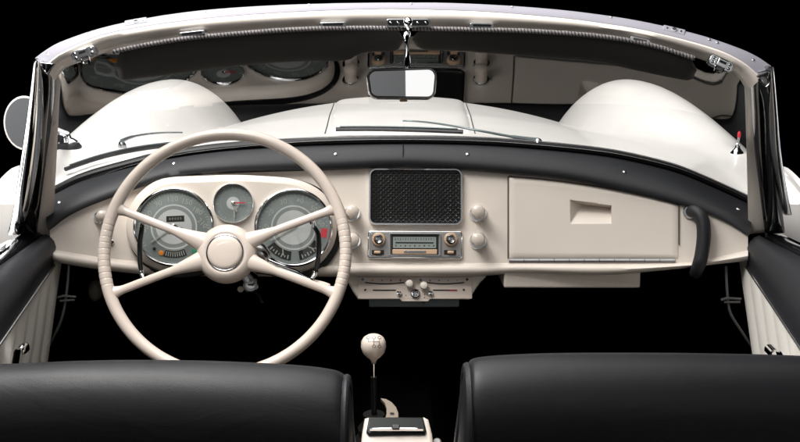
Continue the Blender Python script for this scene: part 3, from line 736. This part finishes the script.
mb.loft(rows, mat('hinge_steel', (.26, .26, .27), .4, 1), caps=True)
for k in range(1, 11): q = 509+166*k/11; mb.tube([Q(q, 259, .0035), Q(q, 260.6, .005), Q(q, 262.2, .0035)], .0005, DARK, n=5)
part(mb, 'piano_hinge', gl)
# box bottom seen below the dash
mb = MB(); fr2 = frame(P(572, 278, 1.80), V((0, -1, .1))); mb.prism(fr2, rr_px(fr2, 504, 266, 641, 288, .003), -.12, 0, DASH, .003); part(mb, 'under_box', gl)

# grab handle
pts = spl([(691.5, 212, -.004), (692.5, 211.6, .008), (696, 212.5, .018), (701, 216.5, .024), (704, 226, .026), (704.3, 240, .026), (702.5, 254, .025), (700.5, 262, .024), (698, 269, .020), (696, 273, .008), (695, 273.5, -.006)], 60)
def gp(x, y, h): return Q(x, min(y, 262), 0)+(P(x, y, 1.7)-P(x, min(y, 262), 1.7))+Sn(x, 240)*h
mb = MB(); mb.tube([gp(*p) for p in pts], [.0105+.0018*math.sin(PI*i/59) for i in range(60)], LEATHER, n=18); gh = part(mb, 'grab_handle', dash, sharp=60)
mb = MB(); fk = fr_at(690, 212); mb.lathe(fk[0], fk[3], [(.0128, -.002), (.0125, .004), (.0105, .006)], CHROMED, 24); part(mb, 'ferrule', gh)

# ------------------------------------------------------------------ steering wheel
E = math.radians(23); wc = P(225, 252, 1.6); wn = V((0, -math.cos(E), math.sin(E))); fw = (wc, V((1, 0, 0)), V((0, math.sin(E), math.cos(E))), wn); R = .2003
sw = node('steering_wheel', wc)
def wp(a, r, h=0): return loc(fw, r*math.cos(a), r*math.sin(a), h)
mb = MB(); rows = []; NS = 1500
for i in range(NS):
    a = 2*PI*i/NS; d = math.degrees(a); x = min(abs((d+360) % 360-180), abs((d+180) % 360-180)) if False else None
    dd = d if d < 180 else d-360; side = abs(dd) if abs(dd) < 90 else 180-abs(dd); up = dd > 0
    g = 0
    lim = 16 if up else 17.5
    if side < lim:
        ph = (side if up else -side) % 2.9; g = math.exp(-((ph-1.45)/.22)**2)*.052
    r = .0102*(1-g); rad = V(fw[1])*math.cos(a)+V(fw[2])*math.sin(a)
    rows.append([wc+rad*(R+r*math.cos(q))+wn*(r*1.1*math.sin(q)) for q in [2*PI*k/14 for k in range(14)]])
mb.loft(rows, WHEEL, cu=True, cv=True); part(mb, 'rim', sw, sharp=80)
for a in (22, 158, 200.5, -20.5):
    A = math.radians(a); side = 1 if math.cos(A) > 0 else -1; upd = 1 if math.sin(A) > 0 else -1
    st = loc(fw, side*.030, upd*.013, .004); en = wp(A, R-.004, -.001); mb = MB(); n = 40; pts = []; rr = []
    for k in range(n):
        t = k/(n-1); pts.append(st.lerp(en, t)+wn*(.012*math.sin(PI*t)*(1-t)))
        rr.append(.0195-.0125*min(1, t/.35)**.8 + (.0062*((t-.86)/.14)**2 if t > .86 else 0))
    mb.tube(pts, rr, WHEEL, n=16, flat=.72, up=wn); part(mb, 'spoke', sw, sharp=80)
mb = MB(); mb.lathe(loc(fw, .0035, -.0035), wn, [(.032, -.045), (.040, -.03), (.0468, -.014), (.0495, .0), (.0486, .008), (.0435, .0155), (.037, .0195), (.0325, .0205), (.0305, .0190)], WHEEL, 64); part(mb, 'hub', sw, sharp=60)
hc = loc(fw, .0035, -.0035)
mb = MB(); mb.tube([hc+wn*.0205+(fw[1]*math.cos(q)+fw[2]*math.sin(q))*.0295 for q in [2*PI*k/64 for k in range(64)]], .0015, CHROMED, n=8, closed=True); part(mb, 'chrome_ring', sw)
mb = MB(); mb.lathe(hc, wn, [(.0285, .017), (.0283, .0215), (.027, .0235), (.022, .0248), (.012, .0258), (.002, .026)], WHEEL, 64); part(mb, 'horn_button', sw, sharp=50)
# horn levers between the spokes
for pts, lab in (([(139.5, 221, -.02), (138.6, 228, -.02), (136.9, 240, -.02), (136.7, 252, -.02), (137.2, 263, -.02), (138.5, 271, -.02)], 'left'), ([(312.5, 224, -.02), (317, 232, -.02), (317.8, 244, -.02), (317.3, 256, -.02), (315.5, 266, -.02), (314, 271, -.02)], 'right')):
    fp = lambda x, y, h: loc(fw, *onplane(fw, x, y), h)
    hl = node('horn_lever', fp(*pts[0]), 'black horn lever with chrome ends behind the %s spokes' % lab)
    q = [fp(*p) for p in spl(pts, 30)]; mb = MB(); mb.tube(q, [.0025+.0022*math.sin(PI*k/29)**.5 for k in range(30)], GLOSSB, n=12); part(mb, 'grip', hl)
    s_ = 1 if lab == 'left' else -1
    x, y, h = pts[0]; mb = MB(); mb.tube([fp(x, y+2, h), fp(x+s_*1.2, y-3, h), fp(x+s_*3, y-5.5, h+.008)], [.0032, .0042, .003], CHROME, n=12); part(mb, 'upper_fitting', hl)
    x, y, h = pts[-1]; mb = MB(); mb.tube([fp(x-.5, y-2, h), fp(x+.4*s_, y+3, h), fp(x+3*s_, y+7.5, h+.008)], [.0036, .0042, .003], CHROME, n=12); part(mb, 'lower_fitting', hl)
# column shroud and indicator stalk
col = node('steering_column', loc(fw, 0, 0, -.05))
mb = MB(); mb.tube([loc(fw, .003, .002, -.03), loc(fw, .003, .002, -.07), loc(fw, 0, 0, -.11), loc(fw, 0, -.004, -.30)], [.032, .036, .030, .026], GLOSSB, n=28); part(mb, 'shroud', col)
mb = MB(); a = loc(fw, *onplane(fw, 256, 246), -.03); b = loc(fw, *onplane(fw, 265, 258), -.03); mb.tube([loc(fw, *onplane(fw, 250, 247), -.035), loc(fw, *onplane(fw, 258, 251), -.03), loc(fw, *onplane(fw, 264, 256), -.03), loc(fw, *onplane(fw, 266.5, 258.5), -.03)], [.018, .0165, .012, .006], CHROMED, n=24); part(mb, 'stalk_boss', col)
q = [loc(fw, *onplane(fw, x, y), h) for x, y, h in ((262, 261, -.027), (275, 266.5, -.027), (295, 273.5, -.028), (313, 280.5, -.028))]
mb = MB(); mb.tube(q, [.0042, .0036, .0034, .0036], CHROME, n=14); mb.tube([p+V((0, 0, .0085)) for p in q[:3]]+[q[3]+V((0, 0, .003))], .0016, CHROME, n=10); part(mb, 'indicator_stalk', col)
q = [loc(fw, *onplane(fw, x, y), -.03) for x, y in spl(((308, 279.5), (313, 281), (320, 283), (326, 285.2), (328.5, 286.3)), 20)]
mb = MB(); mb.tube(q, [.0045+.002*math.sin(min(1, k/15)*PI/2) if k < 16 else .0065*math.sqrt(max(.02, 1-((k-15)/4)**2)) for k in range(20)], WHEEL, n=16); part(mb, 'stalk_tip', col, label='cream tip of the indicator stalk')
# ignition lock
fi = frame(P(251, 285, 1.78), V((0, -1, .35))); ig = node('ignition_lock', fi[0])
mb = MB(); mb.lathe(fi[0], fi[3], [(.0145, -.03), (.015, 0), (.0145, .003), (.0125, .0042), (.0115, .003)], CHROMED, 36); part(mb, 'barrel', ig)
mb = MB(); mb.lathe(fi[0], fi[3], [(.0085, .0025), (.008, .0048), (.0065, .005)], CHROME, 28); mb.box(sub(fi, 0, 0, .0053), (0, 0, 0), (.0048, .0013, .0006), DARK); part(mb, 'key_slot', ig)
fo = frame(P(240.7, 289.3, 1.78), V((0, -1, .35))); mb = MB(); mb.lathe(fo[0], fo[3], [(.0035, -.02), (.0058, 0), (.0055, .004), (.003, .0055)], WHEEL, 24); part(mb, 'starter_button', ig)
mb = MB(); mb.tube([P(x, y, 1.77) for x, y in ((256, 292), (259, 297), (262, 303))], .004, GLOSSB, n=10); part(mb, 'lever', ig)
mb = MB(); mb.lathe(P(94.5, 291, 1.80), V((0, -1, .2)), [(.012, -.012), (.0125, 0), (.009, .006), (.003, .008)], mat('worn_tan_rubber', (.10, .085, .07), .6), 24, ex=1.6); part(mb, 'brake_release_knob', dash)

# ------------------------------------------------------------------ interior mirror
dm = 1.53
rm = node('rearview_mirror', P(402, 83, dm))
# the mirror looks back and a little to the right
fm = frame(P(402, 83, dm), V((.10, -1, .20)))
def blob(f, x0, y0, x1, y1, skew, k=10):
    a = onplane(f, x0, y1); b = onplane(f, x1, y0); hw, hh = (b[0]-a[0])/2, (b[1]-a[1])/2; o = rrect(hw, hh, hh*.62, k)
    return [((a[0]+b[0])/2+x*(1-.04*(y < 0)), (a[1]+b[1])/2+y*(1+.05*x/hw)) for x, y in o]
ou = blob(fm, 367, 67.5, 437, 99.5, 0)
mb = MB(); mb.prism(fm, ou, -.012, .001, CHROME, .004); mb.prism(fm, inset(ou if area2(ou) > 0 else ou[::-1], .004), -.017, -.010, CHROME); part(mb, 'housing', rm)
mb = MB(); ring(mb, fm, inset(ou if area2(ou) > 0 else ou[::-1], .0008), -.002, .004, .0035, GLOSSB); part(mb, 'rim', rm, sharp=50)
mb = MB(); mb.prism(fm, inset(ou if area2(ou) > 0 else ou[::-1], .0036), .0, .0022, MIRROR, .0003); part(mb, 'mirror_glass', rm)
mb = MB(); f2 = frame(P(408, 22, 1.575), V((0, -1, .1))); mb.prism(f2, rr_px(f2, 386, 18.8, 430.5, 27, .005), -.02, .002, CHROMED, .0008); mb.prism(f2, rr_px(f2, 387.5, 20.2, 429, 25.6, .004), .0018, .0028, GLOSSB)
for px in (391, 398, 418, 426): x, y = onplane(f2, px, 23.2); mb.lathe(loc(f2, x, y, .0026), f2[3], [(.0032, 0), (.003, .0012), (.0012, .002)], CHROME, 12)
part(mb, 'bracket', rm)
mb = MB(); st = [P(408, 22, 1.565), P(408, 29, 1.555), P(407, 36, 1.55), P(407, 52, 1.545), P(407.5, 70, 1.545)]
sp_ = spl(st, 60); mb.lathe(P(408, 23, 1.562), V((0, -1, -.3)), [(.007, -.008), (.0075, 0), (.006, .006), (.002, .008)], CHROME, 24)
rows = []
for k, p in enumerate(sp_):
    t = k/59; tw = t*PI*2.2; a_, b_ = (.0068, .0066) if t < .12 else (.0055, .0028)
    rows.append([V(p)+V((math.cos(q)*math.cos(tw)*a_-math.sin(q)*math.sin(tw)*b_, math.cos(q)*math.sin(tw)*a_+math.sin(q)*math.cos(tw)*b_, 0)) for q in [2*PI*j/14 for j in range(14)]])
mb.loft(rows, CHROME, cu=True, caps=True); part(mb, 'stem', rm, sharp=60)
mb = MB(); mb.box(frame(P(403.5, 100.5, dm+.004), V((0, -1, 0))), (0, 0, 0), (.006, .0016, .003), AMBER, .001); part(mb, 'dip_lever', rm)

# ------------------------------------------------------------------ wipers (outside, on the scuttle)
def surf_ray(px, py, lift=0):           # where the pixel's ray meets the body
    r = ray(px, py); y = 1.6
    while y < 3.9:
        p = r*(y/r.y)
        if p.y > yb(p.x) and p.z < bodyz(p.x, p.y)+lift: return p
        y += .004
    return r*(1.97/r.y)
def wiper(blade, arm, pivot, lab):
    t = node('wiper', surf_ray(*pivot, .01), lab)
    B_ = spl(blade, 30); q = [surf_ray(x, y, .014)+V((0, 0, 0)) for x, y in B_]
    # keep it smooth
    q = [V([sum(q[max(0, min(29, i+k))][c] for k in range(-4, 5))/9 for c in range(3)]) for i in range(30)]
    mb = MB(); mb.tube(q, .0050, RUBBER, n=8, flat=.9); part(mb, 'blade', t)
    mb = MB(); mb.tube([p+V((0, -.001, .0058)) for p in q[2:-2]], .0014, STEELB, n=8); part(mb, 'blade_holder', t)
    q = [surf_ray(x, y, .026) for x, y in spl(arm, 24)]; q = [V([sum(q[max(0, min(23, i+k))][c] for k in range(-3, 4))/7 for c in range(3)]) for i in range(24)]
    mb = MB(); mb.tube(q, [.0048-.0012*k/6 if k < 7 else .0030-.0014*k/23 for k in range(24)], STEELB, n=8); part(mb, 'arm', t)
    p = surf_ray(*pivot, .012); mb = MB(); mb.lathe(p-V((0, 0, .014)), V((0, -.2, 1)), [(.010, 0), (.009, .010), (.006, .016), (.003, .018)], CHROMED, 20); part(mb, 'pivot', t)
wiper([(62, 170.5), (90, 160.5), (120, 152.5), (160, 146), (197, 143.2)], [(121, 141.5), (130, 137), (150, 133.5), (168, 132.5), (184, 132.5)], (122, 142.5), 'left wiper lying on the scuttle behind the steering wheel')
wiper([(333, 129.3), (370, 129), (420, 130), (467, 132)], [(541, 140.5), (520, 138), (500, 134.5), (460, 127), (420, 121), (400, 121)], (538, 140), 'right wiper lying across the middle of the scuttle')

# ------------------------------------------------------------------ door mirror on the left wing
dmm = 1.92
em = node('wing_mirror', P(62, 150, dmm))
fe = frame(P(25, 123, dmm), V((.25, -1, .17)))
mb = MB(); R_ = .038
mb.lathe(fe[0], fe[3], [(.012, -.035), (.030, -.024), (R_, -.010), (R_*1.02, 0), (R_, .003), (R_*.94, .0035)], BODY, 48, ex=1.35); part(mb, 'housing', em)
mb = MB(); mb.lathe(fe[0], fe[3], [(R_*.95, .0018), (R_*.94, .004)], MIRROR, 48, ex=1.35); part(mb, 'mirror_glass', em)
base = surf_ray(68, 147)
mb = MB(); mb.tube([base+V((0, 0, .002)), base+V((-.004, 0, .03)), P(45, 125, dmm+.02), P(32, 124, dmm+.02)], [.017, .009, .0075, .0075], CHROME, n=18); part(mb, 'arm', em)
mb = MB(); mb.lathe(base-V((0, 0, .010)), V((0, 0, 1)), [(.030, 0), (.030, .012), (.024, .020)], RUBBER, 36, ex=.8); part(mb, 'base_gasket', em)
mb = MB(); mb.lathe(base-V((0, 0, .0)), V((0, 0, 1)), [(.025, 0), (.023, .013), (.012, .020)], CHROME, 36, ex=.8); part(mb, 'foot', em)

# ------------------------------------------------------------------ aerial on the right wing
base = surf_ray(737, 153)
an = node('aerial', base)
mb = MB(); mb.lathe(base-V((0, 0, .006)), V((0, 0, 1)), [(.0155, 0), (.0145, .007), (.009, .013), (.0055, .018), (.005, .026), (.0032, .028)], CHROME, 28); part(mb, 'base', an)
mb = MB(); mb.tube([base+V((0, 0, .02)), base+V((.0015, 0, .036))], .0026, CHROMED, n=12); part(mb, 'mast', an)
mb = MB(); mb.lathe(base+V((.0013, 0, .034)), V((.05, 0, 1)), [(.003, 0), (.0038, .004), (.0034, .010), (.001, .014)], RED, 16); part(mb, 'tip', an, label='small red plastic tip')

# ------------------------------------------------------------------ doors
def ext(a, b, t): return a+(b-a)*t
def door(sg, lab):
    d = node('door', (sg*.58, 1.4, -.5), lab)
    # measured on the left door of the photograph, mirrored for the right one
    if sg < 0: In = (P(53, 262, 1.715), P(5, 331, 1.443)); Ri = (P(50, 240, 1.715), P(5, 277, 1.523)); Ou = (P(41, 236, 1.747), P(5, 262, 1.597))
    else: In = (P(748, 264, 1.715), P(800, 342, 1.416)); Ri = (P(755, 240, 1.715), P(800, 277, 1.512)); Ou = (P(764, 238, 1.736), P(800, 256, 1.576))
    rows = []
    for k in range(40):
        t = -.02+k/39*5.2
        i, r, o = ext(*In, t), ext(*Ri, t), ext(*Ou, t)
        if sg < 0: i.x = min(i.x, -0.580); r.x = min(r.x, -0.602); o.x = min(o.x, -0.639)
        else: i.x = max(i.x, 0.580); r.x = max(r.x, 0.602); o.x = max(o.x, 0.639)
        c = V((sg*.008, 0, 0)); m_ = i.lerp(r, .5)+V((-sg*.007, 0, .006)); m2 = r.lerp(o, .5)+V((0, 0, .006))
        rows.append([i+V((sg*.03, 0, -.012)), i+V((0, 0, -.005)), i, i.lerp(r, .25)+V((-sg*.004, 0, .004)), m_, i.lerp(r, .78)+V((-sg*.005, 0, .006)), r+V((-sg*.001, 0, .003)), m2, o, o+V((sg*.002, 0, -.03))])
    mb = MB(); mb.loft(rows, LEATHER, cu=True, caps=True); part(mb, 'padded_top', d, sharp=60)
    # outer glass channel
    rows = []
    for k in range(20):
        t = k/19*5.2; o = ext(*Ou, t); o.x = min(o.x, -0.639) if sg < 0 else max(o.x, 0.639)
        rows.append([o+V((sg*.001, 0, -.02)), o+V((sg*.001, 0, .006)), o+V((sg*.008, 0, .009)), o+V((sg*.018, 0, .009)), o+V((sg*.022, 0, .004)), o+V((sg*.022, 0, -.02))])
    mb = MB(); mb.loft(rows, GLOSSB, cu=True, caps=True); part(mb, 'glass_channel', d)
    rows = []
    for k in range(20):
        t = k/19*5.2; o = ext(*Ou, t); o.x = min(o.x, -0.639) if sg < 0 else max(o.x, 0.639)
        rows.append([o+V((sg*.023, 0, -.01)), o+V((sg*.023, 0, .006)), o+V((sg*.030, 0, .008)), o+V((sg*.033, 0, .003)), o+V((sg*.033, 0, -.01))])
    mb = MB(); mb.loft(rows, CHROME, cu=True, caps=True); part(mb, 'chrome_moulding', d)
    rows = []
    for k in range(24):
        t = k/23*5.2; o = ext(*Ou, t); o.x = min(o.x, -0.639) if sg < 0 else max(o.x, 0.639)
        rows.append([o+V((sg*.034, 0, -.005)), o+V((sg*.06, 0, -.008)), o+V((sg*.10, 0, -.028)), o+V((sg*.128, 0, -.07)), o+V((sg*.145, 0, -.16)), o+V((sg*.15, 0, -.3)), o+V((sg*.14, 0, -.55))])
    mb = MB(); mb.loft(rows, BODY); part(mb, 'outer_skin', d, sharp=70)
    # pleated inner panel
    rows = []; n = 358
    if sg < 0: F0, F1 = P(62, 262, 1.768), P(40, 362, 1.661)
    else: F0, F1 = P(742.5, 264, 1.768), P(759, 362, 1.661)
    for k in range(n):
        t = k/(n-1)*5.2; top = ext(*In, t); top.x = min(top.x, -0.584) if sg < 0 else max(top.x, 0.584)
        y = top.y; lean = (F1.y-F0.y)/(F1.z-F0.z)
        ph = (k % 16)/16; bump_ = .0030*abs(math.sin(PI*ph)); r = []
        for j in range(9):
            dz = j/8*.42; r.append(V((top.x+sg*(.001+.012*j/8)-sg*bump_*min(1, j/1.0), y+(F0.y-In[0].y)*(1-t/5.2)-(dz*abs(lean)*.9 if t < 9 else 0), top.z-.004-dz)))
        rows.append(r)
    mb = MB(); mb.loft(rows, CREAMV); back = [[p+V((sg*.02, 0, 0)) for p in r] for r in rows]; mb.loft([rows[0], back[0]], CREAMV); part(mb, 'pleated_panel', d, sharp=50)
    mb = MB(); mb.tube([ext(*In, k/20*5.2)*1 + V((-sg*.002, 0, -.006)) if True else 0 for k in range(21)], .0022, CHROMED, n=8); part(mb, 'bright_bead', d)
    return d
dl_ = door(-1, 'left door with black padded top and pleated cream panel'); dr_ = door(1, 'right door with black padded top and pleated cream panel')
def door_handle(d, pts, dep, sg):
    q = [P(x, y, dep) for x, y in pts]; mb = MB(); n = len(q); rows = []
    pp = spl([tuple(a) for a in q], 24); 
    for k, p in enumerate(pp):
        p = V(p); p2 = V(pp[min(23, k+1)]) if k < 23 else p+(p-V(pp[22])); t = (p2-p).normalized(); w_ = V((-sg*.55, -.83, 0)); nn_ = t.cross(w_).normalized(); wv = V((0, 1, 0))*.012
        rows.append([p-wv-nn_*.0015, p-wv*.5-nn_*.003, p+wv*.5-nn_*.003, p+wv-nn_*.0015, p+wv+nn_*.0015, p-wv+nn_*.0015])
    mb.loft(rows, CHROME, cu=True, caps=True); part(mb, 'inner_handle', d, sharp=50)
door_handle(dl_, [(15, 367), (16.5, 357), (18, 349), (21, 346), (25, 347), (26, 352)], 1.45, -1)
door_handle(dr_, [(781, 364), (780, 356), (778, 350), (774, 348), (769, 349), (768, 354)], 1.45, 1)

# ------------------------------------------------------------------ black interior shell
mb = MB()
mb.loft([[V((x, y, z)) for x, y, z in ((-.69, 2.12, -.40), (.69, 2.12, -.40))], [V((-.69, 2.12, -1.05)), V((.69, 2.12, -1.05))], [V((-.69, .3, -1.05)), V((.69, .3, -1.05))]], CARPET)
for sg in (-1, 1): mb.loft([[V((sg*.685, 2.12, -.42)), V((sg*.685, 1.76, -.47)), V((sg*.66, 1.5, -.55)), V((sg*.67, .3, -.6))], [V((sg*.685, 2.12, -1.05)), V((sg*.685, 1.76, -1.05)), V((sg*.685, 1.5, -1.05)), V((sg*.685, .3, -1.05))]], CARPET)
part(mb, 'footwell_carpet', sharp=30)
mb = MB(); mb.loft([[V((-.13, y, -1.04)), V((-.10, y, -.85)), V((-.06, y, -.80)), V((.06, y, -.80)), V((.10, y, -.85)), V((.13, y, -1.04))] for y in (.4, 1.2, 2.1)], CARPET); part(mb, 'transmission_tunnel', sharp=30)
# door check straps
for pts, br, dd in (([(69, 262), (67, 290), (62, 318), (52, 340), (43, 356)], [(58, 297.5), (64, 296), (76, 297), (75, 300), (60, 301)], 1.74), ([(726, 266), (727, 290), (730, 312), (742, 332), (757, 354)], [(721, 300), (727, 298), (741, 299), (740, 302), (724, 302)], 1.74)):
    mb = MB(); mb.tube([P(x, y, dd-.0006*(y-262)) for x, y in spl(pts, 20)], .0026, mat('dull_steel_rod', (.12, .12, .12), .4, .8) if 'dull_steel_rod' not in MATS else MATS['dull_steel_rod'], n=8)
    cs = part(mb, 'check_strap'); mb = MB(); mb.tube([P(x, y, dd-.03) for x, y in br], .0025, MATS['dull_steel_rod'], n=8); part(mb, 'bracket', cs)

# ------------------------------------------------------------------ seats
def seat(pts_top, pts_in, dtop, inner, sg, lab):
    """backrest seen from behind; pts_top: the pixel line of its upper edge from the outer to the inner end"""
    o = node('seat', P(*pts_top[len(pts_top)//2], dtop), lab)
    n = 70; T = spl(pts_top, n); rows = []
    for k, (px, py) in enumerate(T):
        top = P(px, py, dtop); r = []
        # section front to back: round top, rear face falling and leaning a little forward below
        for y, z in ((.075, -.62), (.085, -.30), (.080, -.10), (.060, -.035), (.030, -.008), (0, 0), (-.022, -.006), (-.040, -.024), (-.050, -.05), (-.052, -.09), (-.044, -.16), (-.02, -.35), (.0, -.62)):
            r.append(top+V((0, y, z)))
        rows.append(r)
    mb = MB(); mb.loft(rows, SEATL, cu=True, caps=True); part(mb, 'backrest', o, sharp=70)
    q = [V(p) for p in rows[-1][2:11]]; q = [p+V((sg*.001, 0, 0)) for p in q]
    mb = MB(); mb.tube([V(p) for p in spl([tuple(a) for a in q], 40)], .0042, LEATHER, n=10); part(mb, 'piping', o)
    # side panel bulging outwards from the piping
    rows2 = []
    c = rows[-1]
    m_ = len(c)
    ctr = V((sum(p.x for p in c)/m_, sum(p.y for p in c)/m_, 0))
    for s in range(8):
        a = s/7*PI/2; k = math.cos(a); rr_ = []
        for p in c:
            mid = V((p.x, (rows[-1][1].y+rows[-1][9].y)/2, p.z)); dd = p-mid; off = sg*math.sin(a)*inner*min(1, .25+(c[5].z-p.z)*5.2)
            rr_.append(V((p.x+off, mid.y+dd.y*(.25+.75*k), p.z-(1-k)*.02)))
        rows2.append(rr_)
    mb = MB(); mb.loft(rows2, SEATL, cu=True, caps=True); part(mb, 'side_panel', o, sharp=70)
seat([(-160, 372), (-60, 368), (5, 367), (60, 364.5), (120, 363.3), (190, 363.8), (250, 366), (300, 369), (330, 373), (341, 377), (345, 382)], None, 1.0, .014, 1, 'left seat with its rounded black leather backrest behind the steering wheel')
seat([(960, 372), (860, 362), (800, 358.5), (720, 356.5), (640, 355.8), (560, 356.2), (510, 358), (485, 360), (475, 362), (471, 365), (469, 370)], None, 1.0, .018, -1, 'right seat with its rounded black leather backrest')

# ------------------------------------------------------------------ gear lever and console
kc = P(373.5, 346, 1.45)
gv = node('gear_lever', kc); kf = frame(kc, V((0, -.8, .6)))
mb = MB(); mb.lathe(kc-V((0, 0, .0)), V((0, -.05, 1)), [(.0035, -.027), (.006, -.0215), (.0118, -.0165), (.0172, -.0095), (.0194, -.001), (.0188, .007), (.0158, .0128), (.0105, .0166), (.004, .0182)], WHEEL, 48); part(mb, 'knob', gv, sharp=80)
# shift pattern on the knob: project onto the knob's surface
def on_knob(px, py):
    prof = [(.0035, -.027), (.006, -.0215), (.0118, -.0165), (.0172, -.0095), (.0194, -.001), (.0188, .007), (.0158, .0128), (.0105, .0166), (.004, .0182)]
    r = ray(px, py).normalized(); t = (kc.length-.04)
    while t < kc.length+.03:
        p = r*t; q = p-kc
        if -.03 < q.z < .0185 and math.hypot(q.x, q.y) < interp([(b, a) for a, b in prof], q.z): return p-r*.0003
        t += .0004
    return None
def kline(mb, pts):
    q = [on_knob(*p) for p in pts]; q = [p for p in q if p]
    if len(q) > 1: mb.tube(q, .00042, MATS['shut_line_brown'], n=5)
mb = MB()
for cx, cy in ((368.3, 337.6), (373.8, 337.6), (379.4, 337.6), (374, 346.3), (379.4, 346.5)):
    kline(mb, [(cx+1.7*math.cos(a), cy+1.3*math.sin(a)) for a in [2*PI*k/12 for k in range(13)]])
kline(mb, [(368.3, 339), (368.4, 341.8)]); kline(mb, [(368.4+1.1*k, 341.8) for k in range(11)])
kline(mb, [(373.9, 339), (373.9, 342), (373.9, 344.8)]); kline(mb, [(379.4, 339), (379.4, 342), (379.4, 345)])
part(mb, 'shift_pattern', gv)
mb = MB(); mb.tube([kc+V((0, 0, -.028)), kc+V((0, .003, -.045)), kc+V((0, .005, -.055))], [.0035, .0028, .0028], CHROME, n=12); mb.tube([kc+V((0, .005, -.053)), kc+V((0, .01, -.12)), kc+V((0, .01, -.25))], .0045, MATS['rubber_dark'] if 'rubber_dark' in MATS else mat('rubber_dark', (.003, .003, .003), .5, spec=.2), n=12); part(mb, 'shaft', gv)
mb = MB(); bo = P(374, 428, 1.46); mb.lathe(bo-V((0, 0, .09)), V((0, 0, 1)), [(.056, 0)]+[(.052-.0042*k+(.003 if k % 2 else -.002), .01+.0115*k) for k in range(10)], CARPET if False else mat('dark_boot_leather', (.002, .002, .002), .7, spec=.15), 40); part(mb, 'gaiter', gv)
# cream crescent handle beside the gaiter
mb = MB(); fc = frame(P(390, 407, 1.42), V((0, -.8, .6)))
cr = [(380.5, 398.2), (386, 399), (391.5, 402), (396, 407), (398.5, 413), (398.5, 419), (385, 419), (386.5, 414), (386.5, 408), (384.5, 403)]
mb.prism(fc, [onplane(fc, *p) for p in cr], -.02, 0, mat('shaded_cream_plate', (.30, .25, .2), .4), .001); mb.box(sub(fc, *onplane(fc, 392, 413.5)), (0, 0, .0005), (.003, .001, .001), DARK); part(mb, 'tunnel_plate')  # plate's cream is darkened to stand in for shade
# console with ashtray
co = node('console', P(397, 430, 1.27))
fco = frame(P(397, 430, 1.27), V((0, -.62, .78)))
# body of the console: hangs below its sloping top
out = [onplane(fco, *p) for p in ((364.5, 417.5), (370, 416.2), (424, 416.2), (428.5, 418.5), (432.5, 434), (436, 470), (358, 470), (362, 432))]
mb = MB(); mb.prism(fco, out, -.16, 0, WHEEL, .005); part(mb, 'console_body', co)
out = [onplane(fco, *p) for p in ((369, 418.6), (423, 418.6), (426.3, 432.5), (425, 435), (368.5, 436), (366.3, 433.5))]
mb = MB(); mb.prism(fco, out, -.01, .005, mat('ashtray_enamel', (.006, .009, .008), .35, spec=.2), .002); at = part(mb, 'ashtray', co)
rows = []
for k in range(31):
    px = 370+53*k/30; a = loc(fco, *onplane(fco, px, 429.5+abs(px-396.5)*.045), .006); b = loc(fco, *onplane(fco, px, 433.4), .006)
    rows.append([a, a.lerp(b, .3)+fco[3]*.004, a.lerp(b, .7)+fco[3]*.005, b+fco[3]*.001])
mb = MB(); mb.loft(rows, CHROME, caps=True); part(mb, 'ashtray_handle', co)
mb = MB(); mb.box(sub(fco, *onplane(fco, 396, 430.6), .009), (0, 0, 0), (.005, .0035, .003), GLOSSB, .001); part(mb, 'catch', co)
mb = MB(); p = P(437, 442, 1.28); mb.lathe(p, V((0, -.6, .8)), [(.006, -.01), (.006, 0), (.004, .002)], GREYM, 20); part(mb, 'screw', co)

for o in bpy.data.objects:
    if '_w' in o.keys(): del o['_w']
